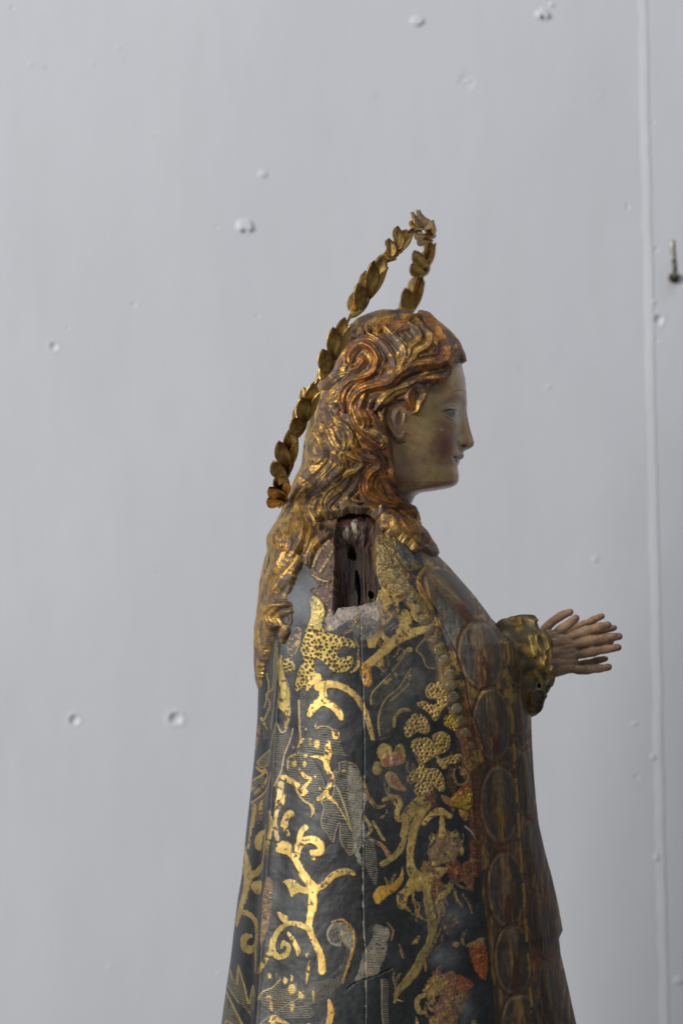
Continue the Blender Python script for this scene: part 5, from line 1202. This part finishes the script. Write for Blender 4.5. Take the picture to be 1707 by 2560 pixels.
far_h = hand([
    ('P', [(680, 350, YF, 44), (760, 275, YF + 2, 40), (840, 222, YF + 2, 40), (915, 190, YF, 34)]),
    ('P', [(860, 400, YF, 44), (980, 330, YF + 2, 36), (1080, 290, YF, 36), (1150, 255, YF, 34), (1212, 230, YF, 28)]),
    ('P', [(890, 470, YF, 44), (1040, 420, YF + 2, 38), (1150, 385, YF, 38), (1260, 352, YF, 34), (1328, 338, YF, 28)]),
    ('P', [(900, 560, YF, 44), (1040, 520, YF + 2, 36), (1200, 480, YF, 36), (1300, 465, YF, 30)]),
    ('P', [(880, 690, YF, 44), (1000, 680, YF + 2, 36), (1100, 660, YF + 2, 34), (1180, 640, YF, 32), (1245, 626, YF, 28)]),
    ('P', [(560, 460, YF - 4, 80), (700, 440, YF, 80), (880, 420, YF, 46)]),
    ('P', [(560, 540, YF - 4, 86), (720, 520, YF, 84), (920, 480, YF, 46)]),
    ('P', [(560, 620, YF - 4, 86), (720, 600, YF, 84), (930, 565, YF, 46)]),
    ('P', [(560, 700, YF - 4, 80), (720, 690, YF, 76), (900, 690, YF, 46)])], [])
far_h["label"] = "far hand mostly hidden behind the near one"

# ------------------------------------------------------------------ halo
MAT_HALO = plain_material("halo_gold", (0.60, 0.385, 0.11), 0.38, 0.9, 0.3, 90, 0.35, (0.20, 0.10, 0.03))
R = 386.0
c0 = np.array([887.0, 0.0, -909.0]); uu = np.array([0.446, 0, 0.895]); ww = np.array([0.168, 0.983, 0.0]); ww /= np.linalg.norm(ww)
back_n = np.cross(uu, ww); back_n /= np.linalg.norm(back_n)
if back_n[0] > 0: back_n = -back_n
def ring_pt(phi): return c0 + R * (math.cos(phi) * uu - math.sin(phi) * ww)
def tube(pts, r, nu=8):
    V = []; C = np.array(pts); n = len(C)
    for i in range(n):
        t = C[(i + 1) % n] - C[i - 1]; t /= np.linalg.norm(t)
        rad = C[i] - c0; rad /= np.linalg.norm(rad); b = np.cross(t, rad)
        k = 1 + 0.25 * math.sin(i * 0.7) 
        for j in range(nu):
            a = 2 * math.pi * j / nu; V.append(C[i] + r * k * (math.cos(a) * rad + math.sin(a) * b))
    q = []
    for i in range(n):
        for j in range(nu):
            q.append((i * nu + j, i * nu + (j + 1) % nu, ((i + 1) % n) * nu + (j + 1) % nu, ((i + 1) % n) * nu + j))
    return to_world(np.array(V)), np.array(q)
v_, q_ = tube([ring_pt(2 * math.pi * i / 160) for i in range(160)], 5.0)
halo = adopt(mesh_from("halo", v_, q_, MAT_HALO)); halo["label"] = "gilded ring of folded leaves tilted over the head"

def bracket():
    V, Q = [], []
    pts = [ring_pt(math.radians(180)), ring_pt(math.radians(180)) + np.array([22, 0, 10.0]), ring_pt(math.radians(180)) + np.array([60, 0, 6.0]), ring_pt(math.radians(180)) + np.array([110, 0, -6.0])]
    C = smooth_path(np.array(pts), False, 6.0)
    for i in range(len(C)):
        for j in range(8):
            a = 2 * math.pi * j / 8; V.append(C[i] + np.array([0, 9 * math.cos(a), 4 * math.sin(a)]))
    o = mesh_from("bracket", to_world(np.array(V)), grid_quads(len(C), 8, True), plain_material("bracket_iron", (0.16, 0.13, 0.09), 0.45, 0.7, 0.5, 150, 0.3)); o.parent = halo
bracket()

def leaf_mesh(seed):
    """A lobed leaf: local x = along the ring, y = backwards out of the ring's plane, z = radially outwards."""
    rg = random.Random(seed)
    V, Q = [], []
    def lobe(org, tipv, wdir, wid, cup):
        org = np.array(org, float); tipv = np.array(tipv, float); L = np.linalg.norm(tipv); ax = tipv / L
        wdir = np.array(wdir, float); wdir -= ax * wdir.dot(ax); wdir /= np.linalg.norm(wdir); nn = np.cross(ax, wdir)
        ns, nw = 9, 7; base = len(V)
        for sgn in (1, -1):
            for i in range(ns):
                s = i / (ns - 1)
                w = wid * (math.sin(math.pi * min(0.10 + s * 0.90, 1.0) ** 1.15) ** 0.7 if s < 1 else 0.0) + 0.6 * (1 - s)
                for j in range(nw):
                    u = (j / (nw - 1)) * 2 - 1
                    z = cup * (abs(u) ** 1.4) * math.sin(math.pi * min(s + 0.1, 1)) + 7 * s * s * (1 if cup > 0 else -1)
                    ridge = -2.0 * math.exp(-(u / 0.22) ** 2) * (1 - s)
                    p = org + ax * L * s + wdir * w * u + nn * (z + ridge + sgn * 2.8 * (1 - abs(u) ** 4 * 0.7))
                    V.append(p)
        half = ns * nw
        for i in range(ns - 1):
            for j in range(nw - 1):
                a = base + i * nw + j
                Q.append((a, a + 1, a + nw + 1, a + nw)); b = a + half; Q.append((b, b + nw, b + nw + 1, b + 1))
        for i in range(ns - 1):
            for j in (0, nw - 1):
                a = base + i * nw + j; f = (a, a + nw, a + nw + half, a + half); Q.append(f if j == 0 else f[::-1])
        for i in (0, ns - 1):
            for j in range(nw - 1):
                a = base + i * nw + j; f = (a, a + half, a + half + 1, a + 1); Q.append(f if i == 0 else f[::-1])
    r = lambda a: a * rg.uniform(0.9, 1.1)
    lobe((-4, -2, 0), (r(80), 20, 0), (0.15, 1, 0.25), 19, 9)
    for s in (1, -1):
        lobe((-22, -2, 4 * s), (r(62), r(36), 17 * s), (-0.45, 0.85, 0.35 * s), 19, 11 * s)
        lobe((-58, -1, 4 * s), (r(44), r(34), 17 * s), (-0.55, 0.8, 0.35 * s), 19, 11 * s)
    lobe((0, 6, 0), (-r(84), 0, 0), (0, 1, 0.2), 18, -6)
    lobe((-30, -4, 0), (r(86), 0, 6), (0, 1, 0.6), 11, 5)
    return np.array(V), np.array(Q)
meshes = []
PHI = [11, 36, 60, 86, 111, 132, 154]
k = 0
for sgn in (1, -1):
    for d_ in PHI:
        ph = math.radians(d_) * sgn
        if k < 5:
            lv, lq = leaf_mesh(k)
            lo = mesh_from("leaf", lv * S, lq, MAT_HALO); meshes.append(lo.data)
        else:
            lo = bpy.data.objects.new("leaf", meshes[(k * 3) % 5]); COL.objects.link(lo)
        lo.parent = halo
        p = ring_pt(ph)
        t = -(ring_pt(ph + 0.01) - ring_pt(ph - 0.01)) * sgn; t /= np.linalg.norm(t)
        rad = (p - c0) / R
        z = rad; 
        M = Matrix(((t[0], back_n[0], z[0], 0), (t[1], back_n[1], z[1], 0), (t[2], back_n[2], z[2], 0), (0, 0, 0, 1)))
        w3 = to_world(p[None])[0]
        sc = random.Random(k).uniform(0.92, 1.08)
        lo.matrix_local = Matrix.Translation(Vector(w3)) @ M @ Matrix.Translation((0, -9 * S, 0)) @ Matrix.Rotation(random.Random(k + 50).uniform(-0.2, 0.2), 4, 'X') @ Matrix.Diagonal((1.14 * sc, 0.98 * sc, 1.02 * sc, 1))
        k += 1

# ------------------------------------------------------------------ nail in the wall
def nail():
    steel = plain_material("old_steel", (0.42, 0.41, 0.36), 0.4, 0.8, 0.5, 200, 0.3, (0.14, 0.11, 0.06))
    rust = plain_material("rusty_plug", (0.14, 0.10, 0.05), 0.7, 0.1, 0.5, 300, 0.4)
    x, z = wall_xy(1683, 688)
    root = bpy.data.objects.new("wall_nail", None); COL.objects.link(root)
    root.location = (x, WALL_Y, z); root["label"] = "bent steel nail sticking out of the wall at right"; root["category"] = "nail"
    def lathe(name, pts, mat, nu=14):
        V, C = [], np.array([p[:3] for p in pts], float); Rr = [p[3] for p in pts]
        tg = np.gradient(C, axis=0)
        for i in range(len(C)):
            t = tg[i] / (np.linalg.norm(tg[i]) + 1e-9); u = np.cross(t, (1, 0.2, 0.1)); u /= np.linalg.norm(u); w = np.cross(u, t)
            for j in range(nu):
                a = 2 * math.pi * j / nu; V.append(C[i] + Rr[i] * (math.cos(a) * u + math.sin(a) * w))
        o = mesh_from(name, np.array(V) * 0.001, grid_quads(len(C), nu, True)[:, ::-1], mat); o.parent = root
    lathe("shank", [(0, 8, -3, 2.6), (0, 0, -2, 2.9), (0, -12, 0, 2.9), (0, -18, 3, 2.9), (-0.5, -20, 8, 2.9), (-2, -20, 20, 2.9), (-3, -20, 36, 2.9), (-3, -20, 37.5, 2.6), (-3, -20, 37.6, 0.1)], steel)
    lathe("plug", [(0, 6, -3, 6), (0, -1.5, -3, 6.2), (0, -4, -2.5, 5.6), (0, -5, -2.3, 3.4), (0, -5, -2.3, 0.1)], rust)
nail()
